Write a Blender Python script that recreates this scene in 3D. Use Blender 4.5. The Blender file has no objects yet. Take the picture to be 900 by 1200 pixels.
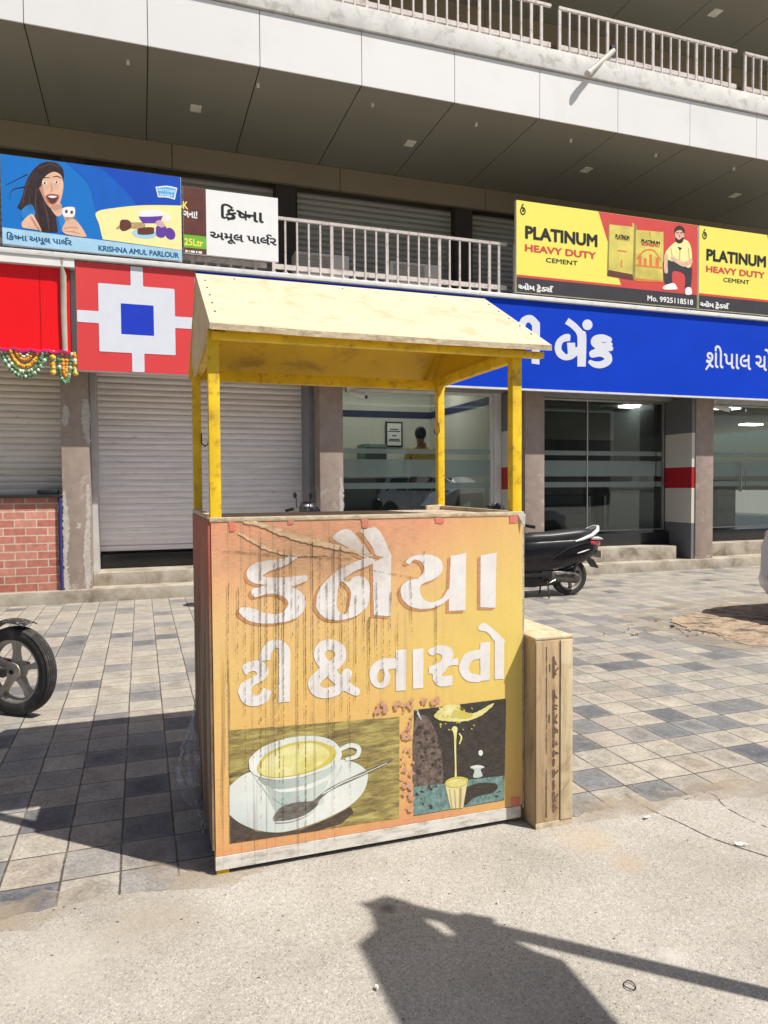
import bpy, bmesh, math, random
import numpy as np
from mathutils import Vector, Matrix
R = math.radians
random.seed(7)
SC = bpy.context.scene
COL = SC.collection

# ------------------------------------------------------------------ camera
CAM_H = 1.5
YAW, PITCH, ROLL = R(18.8865), R(2.0522), R(-0.3789)
FPX = 832.31
def cam_axes():
    cy, sy = math.cos(YAW), math.sin(YAW)
    f = np.array([sy*math.cos(PITCH), cy*math.cos(PITCH), -math.sin(PITCH)])
    r0 = np.array([cy, -sy, 0.0]); u0 = np.cross(r0, f)
    r = math.cos(ROLL)*r0 + math.sin(ROLL)*u0
    u = -math.sin(ROLL)*r0 + math.cos(ROLL)*u0
    return r, u, f
AR, AU, AF = cam_axes()
cam = bpy.data.cameras.new('camera')
cam.sensor_fit = 'VERTICAL'; cam.sensor_height = 36.0; cam.sensor_width = 27.0
cam.lens = FPX/1200*36.0
cam.clip_start = 0.05; cam.clip_end = 1000
camo = bpy.data.objects.new('camera', cam); COL.objects.link(camo)
camo.matrix_world = Matrix(((AR[0], AU[0], -AF[0], 0), (AR[1], AU[1], -AF[1], 0), (AR[2], AU[2], -AF[2], CAM_H), (0, 0, 0, 1)))
SC.camera = camo

# ------------------------------------------------------------------ sky, sun, exposure
SUN_EL = R(55.5)
SUN_D = Vector((-0.748*math.cos(SUN_EL), 0.664*math.cos(SUN_EL), -math.sin(SUN_EL)))
W = bpy.data.worlds.new('World'); SC.world = W; W.use_nodes = True
nt = W.node_tree
sky = nt.nodes.new('ShaderNodeTexSky'); sky.sky_type = 'NISHITA'; sky.sun_disc = False
sky.sun_elevation = SUN_EL; sky.sun_rotation = math.atan2(0.748, -0.664)
sky.air_density = 1.0; sky.dust_density = 2.0; sky.ozone_density = 1.0
nt.links.new(sky.outputs[0], nt.nodes['Background'].inputs[0])
nt.nodes['Background'].inputs[1].default_value = 0.07
sl = bpy.data.lights.new('sun', 'SUN'); sl.energy = 4.9; sl.angle = R(0.5); sl.color = (1.0, 0.955, 0.88)
so = bpy.data.objects.new('sun', sl); COL.objects.link(so)
so.rotation_euler = SUN_D.to_track_quat('-Z', 'Y').to_euler(); so.location = (10, -9, 16)
SC.view_settings.view_transform = 'Standard'; SC.view_settings.look = 'None'
SC.view_settings.exposure = 0.36; SC.view_settings.gamma = 1.0; SC.view_settings.use_curve_mapping = False
SC.cycles.max_bounces = 8; SC.cycles.transparent_max_bounces = 12; SC.cycles.diffuse_bounces = 4

# ------------------------------------------------------------------ pixel of the photograph -> point on a real plane
CAMP = np.array([0, 0, CAM_H])
def ray(x, y): return AR*((x-450)/FPX) - AU*((y-600)/FPX) + AF
def pY(x, y, Y): d = ray(x, y); return CAMP + d*(Y/d[1])
def pZ(x, y, z=0): d = ray(x, y); return CAMP + d*((z-CAM_H)/d[2])
def pX(x, y, X): d = ray(x, y); return CAMP + d*(X/d[0])

# ------------------------------------------------------------------ scene-object helpers
ORG = {}
def thing(name, loc, label, cat, group=None):
    o = bpy.data.objects.new(name, None); COL.objects.link(o); o.location = loc
    o.empty_display_size = 0.1
    o['label'] = label; o['category'] = cat
    if group: o['group'] = group
    ORG[o.name] = Vector(loc)
    return o
def tag(o, label, cat, group=None):
    o['label'] = label; o['category'] = cat
    if group: o['group'] = group
    return o
def dup(root, loc, rz=0, label=None, group=None, scale=1):
    r = root.copy(); COL.objects.link(r); r.location = loc; r.rotation_euler = (0, 0, rz); r.scale = (scale,)*3
    if label: r['label'] = label
    if group: r['group'] = group
    for ch in list(root.children):
        c = ch.copy(); COL.objects.link(c); c.parent = r
        for g in list(ch.children):
            d = g.copy(); COL.objects.link(d); d.parent = c
    return r

def link_mesh(name, verts, faces, mat, parent=None, origin=None, smooth=None, bevel=0, mats=None, fmat=None):
    if origin is None:
        origin = ORG.get(parent.name, Vector((0, 0, 0))) if parent else Vector((0, 0, 0))
    origin = Vector(origin)
    me = bpy.data.meshes.new(name)
    me.from_pydata([tuple(Vector(v)-origin) for v in verts], [], faces)
    bm = bmesh.new(); bm.from_mesh(me)
    if bevel:
        bmesh.ops.remove_doubles(bm, verts=bm.verts, dist=1e-5)
        bmesh.ops.recalc_face_normals(bm, faces=bm.faces)
        ed = [e for e in bm.edges if len(e.link_faces) == 2 and e.calc_face_angle(0) > R(40)]
        if ed: bmesh.ops.bevel(bm, geom=ed, offset=bevel, segments=2, affect='EDGES', profile=0.6, clamp_overlap=True)
    elif fmat is None:
        bmesh.ops.recalc_face_normals(bm, faces=bm.faces)
    bm.to_mesh(me); bm.free()
    if mats:
        for m in mats: me.materials.append(m)
        if fmat:
            for p, i in zip(me.polygons, fmat): p.material_index = i
    elif mat: me.materials.append(mat)
    if smooth is not None or bevel:
        for p in me.polygons: p.use_smooth = True
        me.set_sharp_from_angle(angle=R(smooth if smooth is not None else 50))
    o = bpy.data.objects.new(name, me); COL.objects.link(o)
    if parent:
        o.parent = parent; ORG[o.name] = origin
    else:
        o.location = origin; ORG[o.name] = origin
    return o

def cr(pts, n=6, closed=False):
    """Catmull-Rom through points (any dimension); a repeated point makes a corner."""
    P = [np.array(p, float) for p in pts]; out = []; N = len(P)
    rng = range(N) if closed else range(N-1)
    for i in rng:
        p1, p2 = P[i], P[(i+1) % N]
        if np.allclose(p1[:2], p2[:2]) and len(p1) == 2: continue
        p0 = P[(i-1) % N] if (closed or i > 0) else p1
        p3 = P[(i+2) % N] if (closed or i+2 < N) else p2
        for k in range(n):
            t = k/n
            out.append(0.5*((2*p1)+(-p0+p2)*t+(2*p0-5*p1+4*p2-p3)*t*t+(-p0+3*p1-3*p2+p3)*t**3))
    if not closed: out.append(P[-1])
    return out

class MB:
    def __init__(s): s.v = []; s.f = []
    def add(s, vs, fs):
        b = len(s.v); s.v += [tuple(map(float, v)) for v in vs]; s.f += [tuple(i+b for i in f) for f in fs]; return s
    def box(s, x0, x1, y0, y1, z0, z1):
        return s.add([(x0,y0,z0),(x1,y0,z0),(x1,y1,z0),(x0,y1,z0),(x0,y0,z1),(x1,y0,z1),(x1,y1,z1),(x0,y1,z1)],
                     [(0,3,2,1),(4,5,6,7),(0,1,5,4),(1,2,6,5),(2,3,7,6),(3,0,4,7)])
    def beam(s, p0, p1, w, h, up=(0,0,1)):
        p0, p1 = Vector(p0), Vector(p1); d = (p1-p0).normalized(); u = Vector(up)
        r = d.cross(u).normalized()*(w/2); u = r.cross(d).normalized()*(h/2)
        vs = []
        for p in (p0, p1): vs += [p-r-u, p+r-u, p+r+u, p-r+u]
        return s.add(vs, [(3,2,1,0),(4,5,6,7),(0,1,5,4),(1,2,6,5),(2,3,7,6),(3,0,4,7)])
    def prism(s, poly, d0, d1, plane='xz'):
        n = len(poly)
        def m(a, b, d): return {'xz': (a, d, b), 'xy': (a, b, d), 'yz': (d, a, b)}[plane]
        return s.add([m(a, b, d0) for a, b in poly]+[m(a, b, d1) for a, b in poly],
                     [tuple(range(n)), tuple(range(2*n-1, n-1, -1))]+[(i, (i+1) % n, n+(i+1) % n, n+i) for i in range(n)])
    def loft(s, secs, cap=True, closed=True):
        n = len(secs[0]); b = []
        for q in secs: b += list(q)
        fs = []
        for k in range(len(secs)-1):
            for i in range(n if closed else n-1):
                j = (i+1) % n
                fs.append((k*n+i, k*n+j, (k+1)*n+j, (k+1)*n+i))
        if cap and closed:
            fs.append(tuple(range(n-1, -1, -1))); fs.append(tuple(range((len(secs)-1)*n, len(secs)*n)))
        return s.add(b, fs)
    def tube(s, pts, r, n=8, cap=True, flat=1.0):
        pts = [Vector(p) for p in pts]; N = len(pts)
        if not hasattr(r, '__len__'): r = [r]*N
        secs = []; u = None
        for i, p in enumerate(pts):
            d = (pts[min(i+1, N-1)]-pts[max(i-1, 0)]).normalized()
            if u is None:
                u = Vector((0, 0, 1)) if abs(d.z) < 0.9 else Vector((0, 1, 0))
            u = (u-d*u.dot(d)).normalized(); w = d.cross(u)
            secs.append([p+(u*math.cos(a)*flat+w*math.sin(a))*r[i] for a in [2*math.pi*k/n for k in range(n)]])
        return s.loft(secs, cap)
    def cyl(s, p0, p1, r, n=12, r1=None): return s.tube([p0, p1], [r, r if r1 is None else r1], n)
    def lathe(s, prof, c, axis=(0,0,1), n=24, closed_prof=False):
        a = Vector(axis).normalized(); t = Vector((0,0,1)) if abs(a.z) < 0.9 else Vector((1,0,0))
        u = (t-a*t.dot(a)).normalized(); w = a.cross(u); c = Vector(c)
        secs = [[c+a*h+(u*math.cos(g)+w*math.sin(g))*r for r, h in prof] for g in [2*math.pi*k/n for k in range(n)]]
        secs.append(secs[0]); m = len(prof); b = []
        for q in secs[:-1]: b += q
        fs = []
        for k in range(n):
            k2 = (k+1) % n
            for i in range(m if closed_prof else m-1):
                j = (i+1) % m
                fs.append((k*m+i, k2*m+i, k2*m+j, k*m+j))
        return s.add(b, fs)
    def sph(s, c, r, n=8, sc=(1,1,1)):
        prof = [(max(1e-4, math.sin(math.pi*i/n))*r, -math.cos(math.pi*i/n)*r) for i in range(n+1)]
        b = len(s.v); s.lathe(prof, (0,0,0), (0,0,1), n*2-4)
        for i in range(b, len(s.v)):
            x, y, z = s.v[i]; s.v[i] = (c[0]+x*sc[0], c[1]+y*sc[1], c[2]+z*sc[2])
        return s
    def build(s, name, mat, parent=None, **k): return link_mesh(name, s.v, s.f, mat, parent, **k)

# ------------------------------------------------------------------ flat shapes (print and lettering) from signed distances
def seg_dist(PX, PY, segs):
    """segs rows: x0,y0,w0,x1,y1,w1 -> min distance minus half width"""
    best = np.full(PX.shape, 1e9)
    for x0, y0, w0, x1, y1, w1 in segs:
        dx, dy = x1-x0, y1-y0; L = dx*dx+dy*dy
        t = np.clip(((PX-x0)*dx+(PY-y0)*dy)/L, 0, 1) if L > 1e-12 else np.zeros_like(PX)
        best = np.minimum(best, np.hypot(PX-x0-t*dx, PY-y0-t*dy)-(w0+(w1-w0)*t)/2)
    return best
def poly_sd(PX, PY, loops):
    wn = np.zeros(PX.shape, int); d = np.full(PX.shape, 1e9)
    for L in loops:
        L = np.asarray(L)
        for (x0, y0), (x1, y1) in zip(L, np.roll(L, -1, 0)):
            dx, dy = x1-x0, y1-y0; q = dx*dx+dy*dy
            if q < 1e-14: continue
            t = np.clip(((PX-x0)*dx+(PY-y0)*dy)/q, 0, 1)
            d = np.minimum(d, np.hypot(PX-x0-t*dx, PY-y0-t*dy))
            cross = dx*(PY-y0)-(PX-x0)*dy
            wn += ((y0 <= PY) & (y1 > PY) & (cross > 0)).astype(int) - ((y0 > PY) & (y1 <= PY) & (cross < 0)).astype(int)
    return np.where(wn != 0, -d, d)
def shape_pts(sh):
    k = sh[0]
    if k == '-': return shape_pts(sh[1])
    if k in 'slpc': return [(p[0], p[1], p[2] if len(p) > 2 else 0) for p in sh[1]]
    if k == 'e': return [(sh[1]-max(sh[3:5]), sh[2]-max(sh[3:5]), 0), (sh[1]+max(sh[3:5]), sh[2]+max(sh[3:5]), 0)]
    if k == 't': return [(x, y, 0) for L in sh[1] for x, y in L]
def shape_sd(sh, X, Y):
    k = sh[0]
    if k == 's':
        P = cr(sh[1], 6); return seg_dist(X, Y, [(*a, *b) for a, b in zip(P[:-1], P[1:])])
    if k == 'l': return seg_dist(X, Y, [(*a, *b) for a, b in zip(sh[1][:-1], sh[1][1:])])
    if k == 'p': return poly_sd(X, Y, [sh[1]])
    if k == 'c': return poly_sd(X, Y, [cr(sh[1], 6, True)])
    if k == 't': return poly_sd(X, Y, sh[1])
    if k == 'e':
        _, cx, cy, rx, ry, a = sh[:6]; a = R(a); u = (X-cx)*math.cos(a)+(Y-cy)*math.sin(a); v = -(X-cx)*math.sin(a)+(Y-cy)*math.cos(a)
        return (np.hypot(u/rx, v/ry)-1)*min(rx, ry)
def sdf_mesh(shapes, res, grow=0.0, rough=0.0, seed=0):
    pts = np.array([p for sh in shapes if sh[0] != '-' for p in shape_pts(sh)])
    pad = pts[:, 2].max()/2+grow+2.1*res+rough
    x0, y0 = pts[:, 0].min()-pad, pts[:, 1].min()-pad; x1, y1 = pts[:, 0].max()+pad, pts[:, 1].max()+pad
    nx, ny = int((x1-x0)/res)+2, int((y1-y0)/res)+2
    X, Y = np.meshgrid(x0+np.arange(nx)*res, y0+np.arange(ny)*res)
    D = np.full(X.shape, 1e9)
    for sh in shapes:
        if sh[0] == '-': D = np.maximum(D, -shape_sd(sh[1], X, Y))
        else: D = np.minimum(D, shape_sd(sh, X, Y))
    D -= grow
    if rough:
        rg = np.random.RandomState(seed)
        for s_, a in ((6, .6), (2, .4)):
            N = rg.rand(ny//s_+3, nx//s_+3)
            gy, gx = np.arange(ny)/s_, np.arange(nx)/s_; iy, ix = gy.astype(int), gx.astype(int); fy, fx = (gy-iy)[:, None], (gx-ix)[None]
            Q = lambda a_, b_: N[np.ix_(iy+a_, ix+b_)]
            D += rough*a*2*((Q(0,0)*(1-fx)+Q(0,1)*fx)*(1-fy)+(Q(1,0)*(1-fx)+Q(1,1)*fx)*fy-.5)
    D[np.abs(D) < res*1e-3] = res*1e-3
    ins = D < 0; idx = {}; V = []; F = []
    def gv(j, i):
        k = (j, i)
        if k not in idx: idx[k] = len(V); V.append((x0+i*res, y0+j*res))
        return idx[k]
    def ev(j, i, j2, i2):
        k = (j, i, j2, i2) if (j, i) < (j2, i2) else (j2, i2, j, i)
        if k not in idx:
            a, b = D[k[0], k[1]], D[k[2], k[3]]; t = a/(a-b); idx[k] = len(V)
            V.append((x0+(k[1]+(k[3]-k[1])*t)*res, y0+(k[0]+(k[2]-k[0])*t)*res))
        return idx[k]
    full = ins[:-1, :-1] & ins[1:, :-1] & ins[:-1, 1:] & ins[1:, 1:]
    anyc = ins[:-1, :-1] | ins[1:, :-1] | ins[:-1, 1:] | ins[1:, 1:]
    for j in range(ny-1):
        i = 0; row = np.nonzero(anyc[j])[0]; q = 0
        while q < len(row):
            i = row[q]
            if full[j, i]:
                e = q
                while e+1 < len(row) and row[e+1] == row[e]+1 and full[j, row[e+1]] and e-q < 11: e += 1
                i2 = row[e]+1
                F.append([gv(j, k) for k in range(i, i2+1)]+[gv(j+1, k) for k in range(i2, i-1, -1)])
                q = e+1; continue
            c = [(j, i), (j, i+1), (j+1, i+1), (j+1, i)]; poly = []
            for a in range(4):
                A, B = c[a], c[(a+1) % 4]
                if ins[A]: poly.append(gv(*A))
                if ins[A] != ins[B]: poly.append(ev(*A, *B))
            if len(poly) >= 3: F.append(poly)
            q += 1
    return V, F
def flat(name, shapes, fn, mat, parent, res, grow=0, rough=0, seed=0):
    """fn maps the 2-D drawing to 3-D points of the surface it is printed on"""
    V, F = sdf_mesh(shapes, res, grow, rough, seed)
    return link_mesh(name, [fn(x, y) for x, y in V], F, mat, parent)
_tc = {}
def text_loops(s):
    if s in _tc: return _tc[s]
    cu = bpy.data.curves.new('lettering', 'FONT'); cu.body = s; cu.size = 1; cu.fill_mode = 'NONE' if False else 'BOTH'
    cu.dimensions = '3D'; cu.fill_mode = 'FULL'; cu.resolution_u = 4
    ob = bpy.data.objects.new('lettering', cu); COL.objects.link(ob)
    bpy.context.view_layer.update()
    me = ob.evaluated_get(bpy.context.evaluated_depsgraph_get()).to_mesh()
    V = [(v.co.x, v.co.y) for v in me.vertices]
    nxt = {}
    for e in me.edges: nxt.setdefault(e.vertices[0], []).append(e.vertices[1]); nxt.setdefault(e.vertices[1], []).append(e.vertices[0])
    seen = set(); loops = []
    for i in range(len(V)):
        if i in seen or i not in nxt: continue
        L = [i]; seen.add(i)
        while True:
            c = [k for k in nxt[L[-1]] if k not in seen]
            if not c: break
            k = min(c, key=lambda q: (abs(q-L[-1]-1), q)); L.append(k); seen.add(k)
        if len(L) > 2: loops.append([V[k] for k in L])
    bpy.data.objects.remove(ob); bpy.data.curves.remove(cu)
    _tc[s] = loops
    return loops
def text_flat(name, s, tl, br, Y, mat, parent, grow=0.0, extra=(), res=0.03, clip=None, box=None, fn=None):
    """text fitted between two photo pixels (top left, bottom right) on the plane y=Y; grow thickens the strokes (em units)"""
    loops = text_loops(s) if isinstance(s, str) else s
    a = np.array([p for L in loops for p in L])
    bx0, by0, bx1, by1 = box or (a[:, 0].min(), a[:, 1].min(), a[:, 0].max(), a[:, 1].max())
    if fn is None:
        A, B = pY(tl[0], tl[1], Y), pY(br[0], br[1], Y)
        def fn(x, y): return (A[0]+(x-bx0)/(bx1-bx0)*(B[0]-A[0]), Y, B[2]+(y-by0)/(by1-by0)*(A[2]-B[2]))
    return flat(name, [('t', loops)]+list(extra), fn, mat, parent, res, grow)
def lay(pieces, gap=0.045):
    """a line of Gujarati: (letters, marks) pieces; marks: h half form, r low slash, c low caret, R hook above the last stem"""
    S = []; cx = 0.0
    for s, mk in pieces:
        if s == ' ': cx += 0.22; continue
        L = text_loops(s); a = np.array([p for q in L for p in q]); x0, x1 = a[:, 0].min(), a[:, 0].max()
        sh = cx-x0; L = [[(x+sh, y) for x, y in q] for q in L]; S.append(('t', L)); a0, a1 = cx, cx+x1-x0
        if 'h' in mk:
            S.append(('-', ('p', [(a1-.135, -.2), (a1+.2, -.2), (a1+.2, .9), (a1-.135, .9)]))); a1 -= .15
        if 'r' in mk: S.append(('s', [(a1-.16, .12, .06), (a1-.27, .03, .06), (a1-.36, -.05, .05)]))
        if 'l' in mk: S.append(('s', [(a0+.22, .16, .07), (a0+.10, .04, .07), (a0+.0, -.08, .06)]))
        if 'c' in mk: S.append(('l', [(a0+.02, -.17, .06), (a0+.16, -.06, .06), (a0+.30, -.17, .06)]))
        if 'R' in mk: S.append(('s', [(a1-.04, .60, .06), (a1-.16, .70, .06), (a1-.14, .82, .06), (a1, .86, .06), (a1+.1, .79, .06)]))
        cx = a1+gap
    return S
KRISHNA = lay([('િક', 'r'), ('ષ', 'h'), ('ના', '')])
AMUL = lay([('અમૂલ', ''), (' ', ''), ('પા', ''), ('લ', 'R'), ('ર', '')])
KAP = lay([('િક', 'r'), ('ષ', 'h'), ('ના', ''), (' ', ''), ('અમૂલ', ''), (' ', ''), ('પા', ''), ('લ', 'R'), ('ર', '')])
OMT = lay([('ઓમ', ''), (' ', ''), ('ટે', 'c'), ('ડ', ''), ('સ', 'R')])
SHRI = lay([('શી', 'l'), ('પાલ', ''), (' ', ''), ('ચોક', '')])
def shapes_box(S):
    P = np.array([p for sh in S if sh[0] != '-' for p in shape_pts(sh)]); w = P[:, 2]/2
    return (P[:, 0]-w).min(), (P[:, 1]-w).min(), (P[:, 0]+w).max(), (P[:, 1]+w).max()
def fit_flat(name, S, x0, x1, z0, z1, Y, mat, parent, grow=0, res=0.025):
    b = shapes_box(S)
    return flat(name, S, lambda x, y: (x0+(x-b[0])/(b[2]-b[0])*(x1-x0), Y, z0+(y-b[1])/(b[3]-b[1])*(z1-z0)), mat, parent, res, grow)
def line(name, s, tl, br, Y, mat, parent, grow=0, res=0.03):
    S = [('t', text_loops(s))] if isinstance(s, str) else s
    A, B = pY(*tl, Y), pY(*br, Y)
    return fit_flat(name, S, A[0], B[0], B[2], A[2], Y, mat, parent, grow, res)

# ------------------------------------------------------------------ materials
class Mat:
    def __init__(s, name):
        s.m = bpy.data.materials.new(name); s.m.use_nodes = True; s.nt = s.m.node_tree
        s.b = s.nt.nodes['Principled BSDF']; s.out = s.nt.nodes['Material Output']; s._co = None
    def n(s, t, **kw):
        d = s.nt.nodes.new(t)
        for k, v in kw.items(): setattr(d, k, v)
        return d
    def put(s, sock, v):
        if hasattr(v, 'is_output'): s.nt.links.new(v, sock)
        elif isinstance(v, (tuple, list)) and len(v) == 3 and sock.type == 'RGBA': sock.default_value = (*v, 1)
        else: sock.default_value = v
    def co(s):
        if s._co is None: s._co = s.n('ShaderNodeTexCoord').outputs['Object']
        return s._co
    def sc(s, v, vec=None):
        d = s.n('ShaderNodeVectorMath', operation='MULTIPLY'); s.put(d.inputs[0], vec or s.co()); d.inputs[1].default_value = v; return d.outputs[0]
    def noise(s, scale=5, detail=4, rough=.55, vec=None, dist=0):
        d = s.n('ShaderNodeTexNoise'); s.put(d.inputs['Vector'], vec or s.co()); d.inputs['Scale'].default_value = scale
        d.inputs['Detail'].default_value = detail; d.inputs['Roughness'].default_value = rough; d.inputs['Distortion'].default_value = dist
        return d.outputs['Fac']
    def voro(s, scale, feature='F1', vec=None, out='Distance'):
        d = s.n('ShaderNodeTexVoronoi', feature=feature); s.put(d.inputs['Vector'], vec or s.co()); d.inputs['Scale'].default_value = scale; return d.outputs[out]
    def ramp(s, fac, stops, const=False):
        d = s.n('ShaderNodeValToRGB'); s.put(d.inputs[0], fac); e = d.color_ramp.elements
        if const: d.color_ramp.interpolation = 'CONSTANT'
        while len(e) < len(stops): e.new(.5)
        for q, (p, c) in zip(e, stops):
            q.position = p; q.color = (*c, 1) if hasattr(c, '__len__') else (c, c, c, 1)
        return d.outputs[0]
    def mr(s, v, a, b, c=0, d_=1):
        d = s.n('ShaderNodeMapRange'); s.put(d.inputs[0], v)
        for i, q in enumerate((a, b, c, d_)): d.inputs[i+1].default_value = q
        return d.outputs[0]
    def math(s, op, a, b=0, c=0):
        d = s.n('ShaderNodeMath', operation=op); s.put(d.inputs[0], a); s.put(d.inputs[1], b); s.put(d.inputs[2], c); return d.outputs[0]
    def mix(s, f, a, b, mode='MIX'):
        d = s.n('ShaderNodeMix', data_type='RGBA', blend_type=mode); s.put(d.inputs[0], f); s.put(d.inputs[6], a); s.put(d.inputs[7], b); return d.outputs[2]
    def xyz(s, vec=None):
        d = s.n('ShaderNodeSeparateXYZ'); s.put(d.inputs[0], vec or s.co()); return d.outputs
    def col(s, c): s.put(s.b.inputs['Base Color'], c); return s
    def pr(s, rough=.6, metal=0, spec=.5, coat=0):
        s.put(s.b.inputs['Roughness'], rough); s.b.inputs['Metallic'].default_value = metal
        s.b.inputs['Specular IOR Level'].default_value = spec; s.b.inputs['Coat Weight'].default_value = coat; return s
    def bump(s, h, st=.3, dist=.01):
        d = s.n('ShaderNodeBump'); d.inputs['Strength'].default_value = st; d.inputs['Distance'].default_value = dist
        s.put(d.inputs['Height'], h); s.nt.links.new(d.outputs[0], s.b.inputs['Normal']); return s
def plain(name, c, rough=.6, metal=0, var=.12, scale=6, spec=.4, coat=0, bump=0, dirt=None, dirt_amt=.5, dirt_scale=3, bscale=80):
    M = Mat(name); k = M.ramp(M.noise(scale, 5), [(.3, 1-var), (.7, 1+var*.6)])
    c_ = M.mix(1.0, c, k, 'MULTIPLY')
    if dirt:
        c_ = M.mix(M.math('MULTIPLY', M.ramp(M.noise(dirt_scale, 8, .65, dist=.4), [(.52, 0), (.66, 1)]), dirt_amt), c_, dirt)
    M.col(c_).pr(rough, metal, spec, coat)
    if bump: M.bump(M.noise(bscale, 4), bump, .004)
    return M.m
m_fascia = plain('white_panel', (.73, .72, .71), .35, var=.03, scale=.8, dirt=(.6, .58, .53), dirt_amt=.25, dirt_scale=1.2)
m_soffit = plain('grey_soffit_panel', (.25, .235, .185), .45, var=.06, scale=.6)
m_seam = plain('dark_seam', (.015, .015, .015), .8)
m_slab = plain('whitewashed_concrete', (.66, .65, .62), .85, var=.15, scale=4, dirt=(.33, .31, .27), dirt_amt=.6, dirt_scale=6, bump=.4)
m_beam = plain('brown_beam', (.27, .225, .15), .7, var=.08, scale=1)
m_rail = plain('pale_rail_paint', (.56, .505, .48), .5, var=.12, scale=9, dirt=(.25, .14, .1), dirt_amt=.6, dirt_scale=14)
m_darkcol = plain('dark_upper_column', (.06, .045, .04), .7)
m_ledge = plain('aluminium_ledge', (.76, .75, .73), .4, .15, var=.08, scale=8, dirt=(.4, .38, .36), dirt_amt=.35, dirt_scale=9)
m_white = plain('white_paint', (.75, .74, .71), .5, var=.06)
m_wall = plain('interior_wall', (.62, .60, .53), .8, var=.03, scale=1)
m_black = plain('black_plastic', (.016, .016, .018), .42, var=.3, scale=12)
m_gloss = plain('black_gloss_paint', (.006, .006, .009), .28, coat=.35, spec=.3, var=.1, dirt=(.03, .027, .024), dirt_amt=.35, dirt_scale=14)
m_rubber = plain('tyre_rubber', (.035, .034, .033), .85, var=.25, scale=14, dirt=(.16, .14, .12), dirt_amt=.5, dirt_scale=10, bump=.3)
m_alloy = plain('dusty_alloy', (.36, .33, .29), .5, .35, var=.25, scale=12, dirt=(.20, .15, .10), dirt_amt=.7, dirt_scale=11)
m_steel = plain('steel', (.55, .54, .52), .28, .9, var=.1)
m_silver = plain('silver_plastic', (.72, .72, .72), .3, .1, var=.06)
m_engine = plain('engine_casing', (.12, .11, .10), .5, .5, var=.35, scale=18, dirt=(.22, .2, .17), dirt_amt=.5)
m_tail = plain('red_lens', (.55, .03, .04), .12, coat=1, var=.05)
m_lens = plain('clear_lens', (.55, .56, .58), .1, coat=1, var=.05)
m_carw = plain('white_car_paint', (.74, .74, .75), .2, coat=1, var=.02)
m_cars = plain('silver_car_paint', (.72, .73, .75), .25, .1, coat=1, var=.02)
m_carglass = plain('car_window', (.012, .014, .016), .06, coat=1, var=.02)
m_granite = Mat('black_granite').pr(.25, 0, .5); m_granite.col(m_granite.ramp(m_granite.voro(160), [(.0, .05), (.5, .018), (1, .012)])); m_granite = m_granite.m
m_blue = plain('blue_flex', (.001, .045, .52), .55, var=.09, scale=1.6, spec=.12)
m_redsign = plain('red_flex', (.66, .055, .06), .5, var=.05, scale=1.2, spec=.3)
m_redglow = plain('scarlet_flex', (.78, .006, .01), .4, var=.04, scale=1.2, spec=.3)
m_darkred = plain('dark_red_return', (.2, .004, .008), .5)
m_greyflex = plain('pale_grey_flex', (.66, .68, .76), .5, var=.03)
m_logoblue = plain('logo_blue', (.005, .035, .50), .5)
m_skyblue = plain('print_blue', (.01, .17, .56), .4, var=.05, scale=.8)
m_skyblue2 = plain('print_deep_blue', (.006, .07, .47), .4, var=.05)
m_skyblue3 = plain('print_mid_blue', (.008, .115, .52), .4)
m_paleblue = plain('print_pale_blue', (.38, .62, .80), .4)
m_navytext = plain('print_navy', (.01, .09, .22), .5)
m_yel = plain('print_yellow', (.85, .75, .13), .4, var=.02)
m_yel2 = plain('print_pale_yellow', (.86, .80, .36), .4, var=.04)
m_pred = plain('print_red', (.62, .07, .06), .4, var=.04)
m_pgrey = plain('print_charcoal', (.045, .042, .048), .4)
m_pwhite = plain('print_white', (.80, .80, .79), .4, var=.03)
m_pblack = plain('print_black', (.018, .017, .016), .4)
m_porange = plain('print_orange', (.72, .20, .05), .4)
m_skin = plain('print_skin', (.74, .46, .32), .5, var=.14, scale=11)
m_hairp = plain('print_hair', (.035, .018, .02), .5, var=.5, scale=20)
m_brownp = plain('print_brown', (.12, .035, .025), .5, var=.3)
m_greenp = plain('print_green', (.16, .45, .03), .5)
m_purple = plain('print_purple', (.12, .04, .35), .5)
m_cone = plain('print_wafer', (.50, .33, .17), .5, var=.4, scale=30)
m_limewash = plain('old_limewash', (.55, .53, .49), .9, var=.2, scale=9)
m_frost = None

def m_shutter_make(name, c):
    M = Mat(name); z = M.xyz()
    k = M.ramp(M.noise(1, 5, .6, vec=M.sc((1.2, 1, 22))), [(.3, .84), (.6, 1.05)])
    d = M.ramp(M.noise(1, 6, .7, vec=M.sc((5, 1, 30))), [(.60, 0), (.72, 1)])
    M.col(M.mix(M.math('MULTIPLY', d, .55), M.mix(1, c, k, 'MULTIPLY'), (.16, .13, .1))).pr(.5, .25, .4); return M.m
m_shutter = m_shutter_make('shutter_steel', (.90, .84, .82))
m_shutter2 = m_shutter_make('shutter_steel_tan', (.76, .69, .60))
m_shutter3 = m_shutter_make('shutter_steel_grey', (.42, .395, .35))

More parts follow.
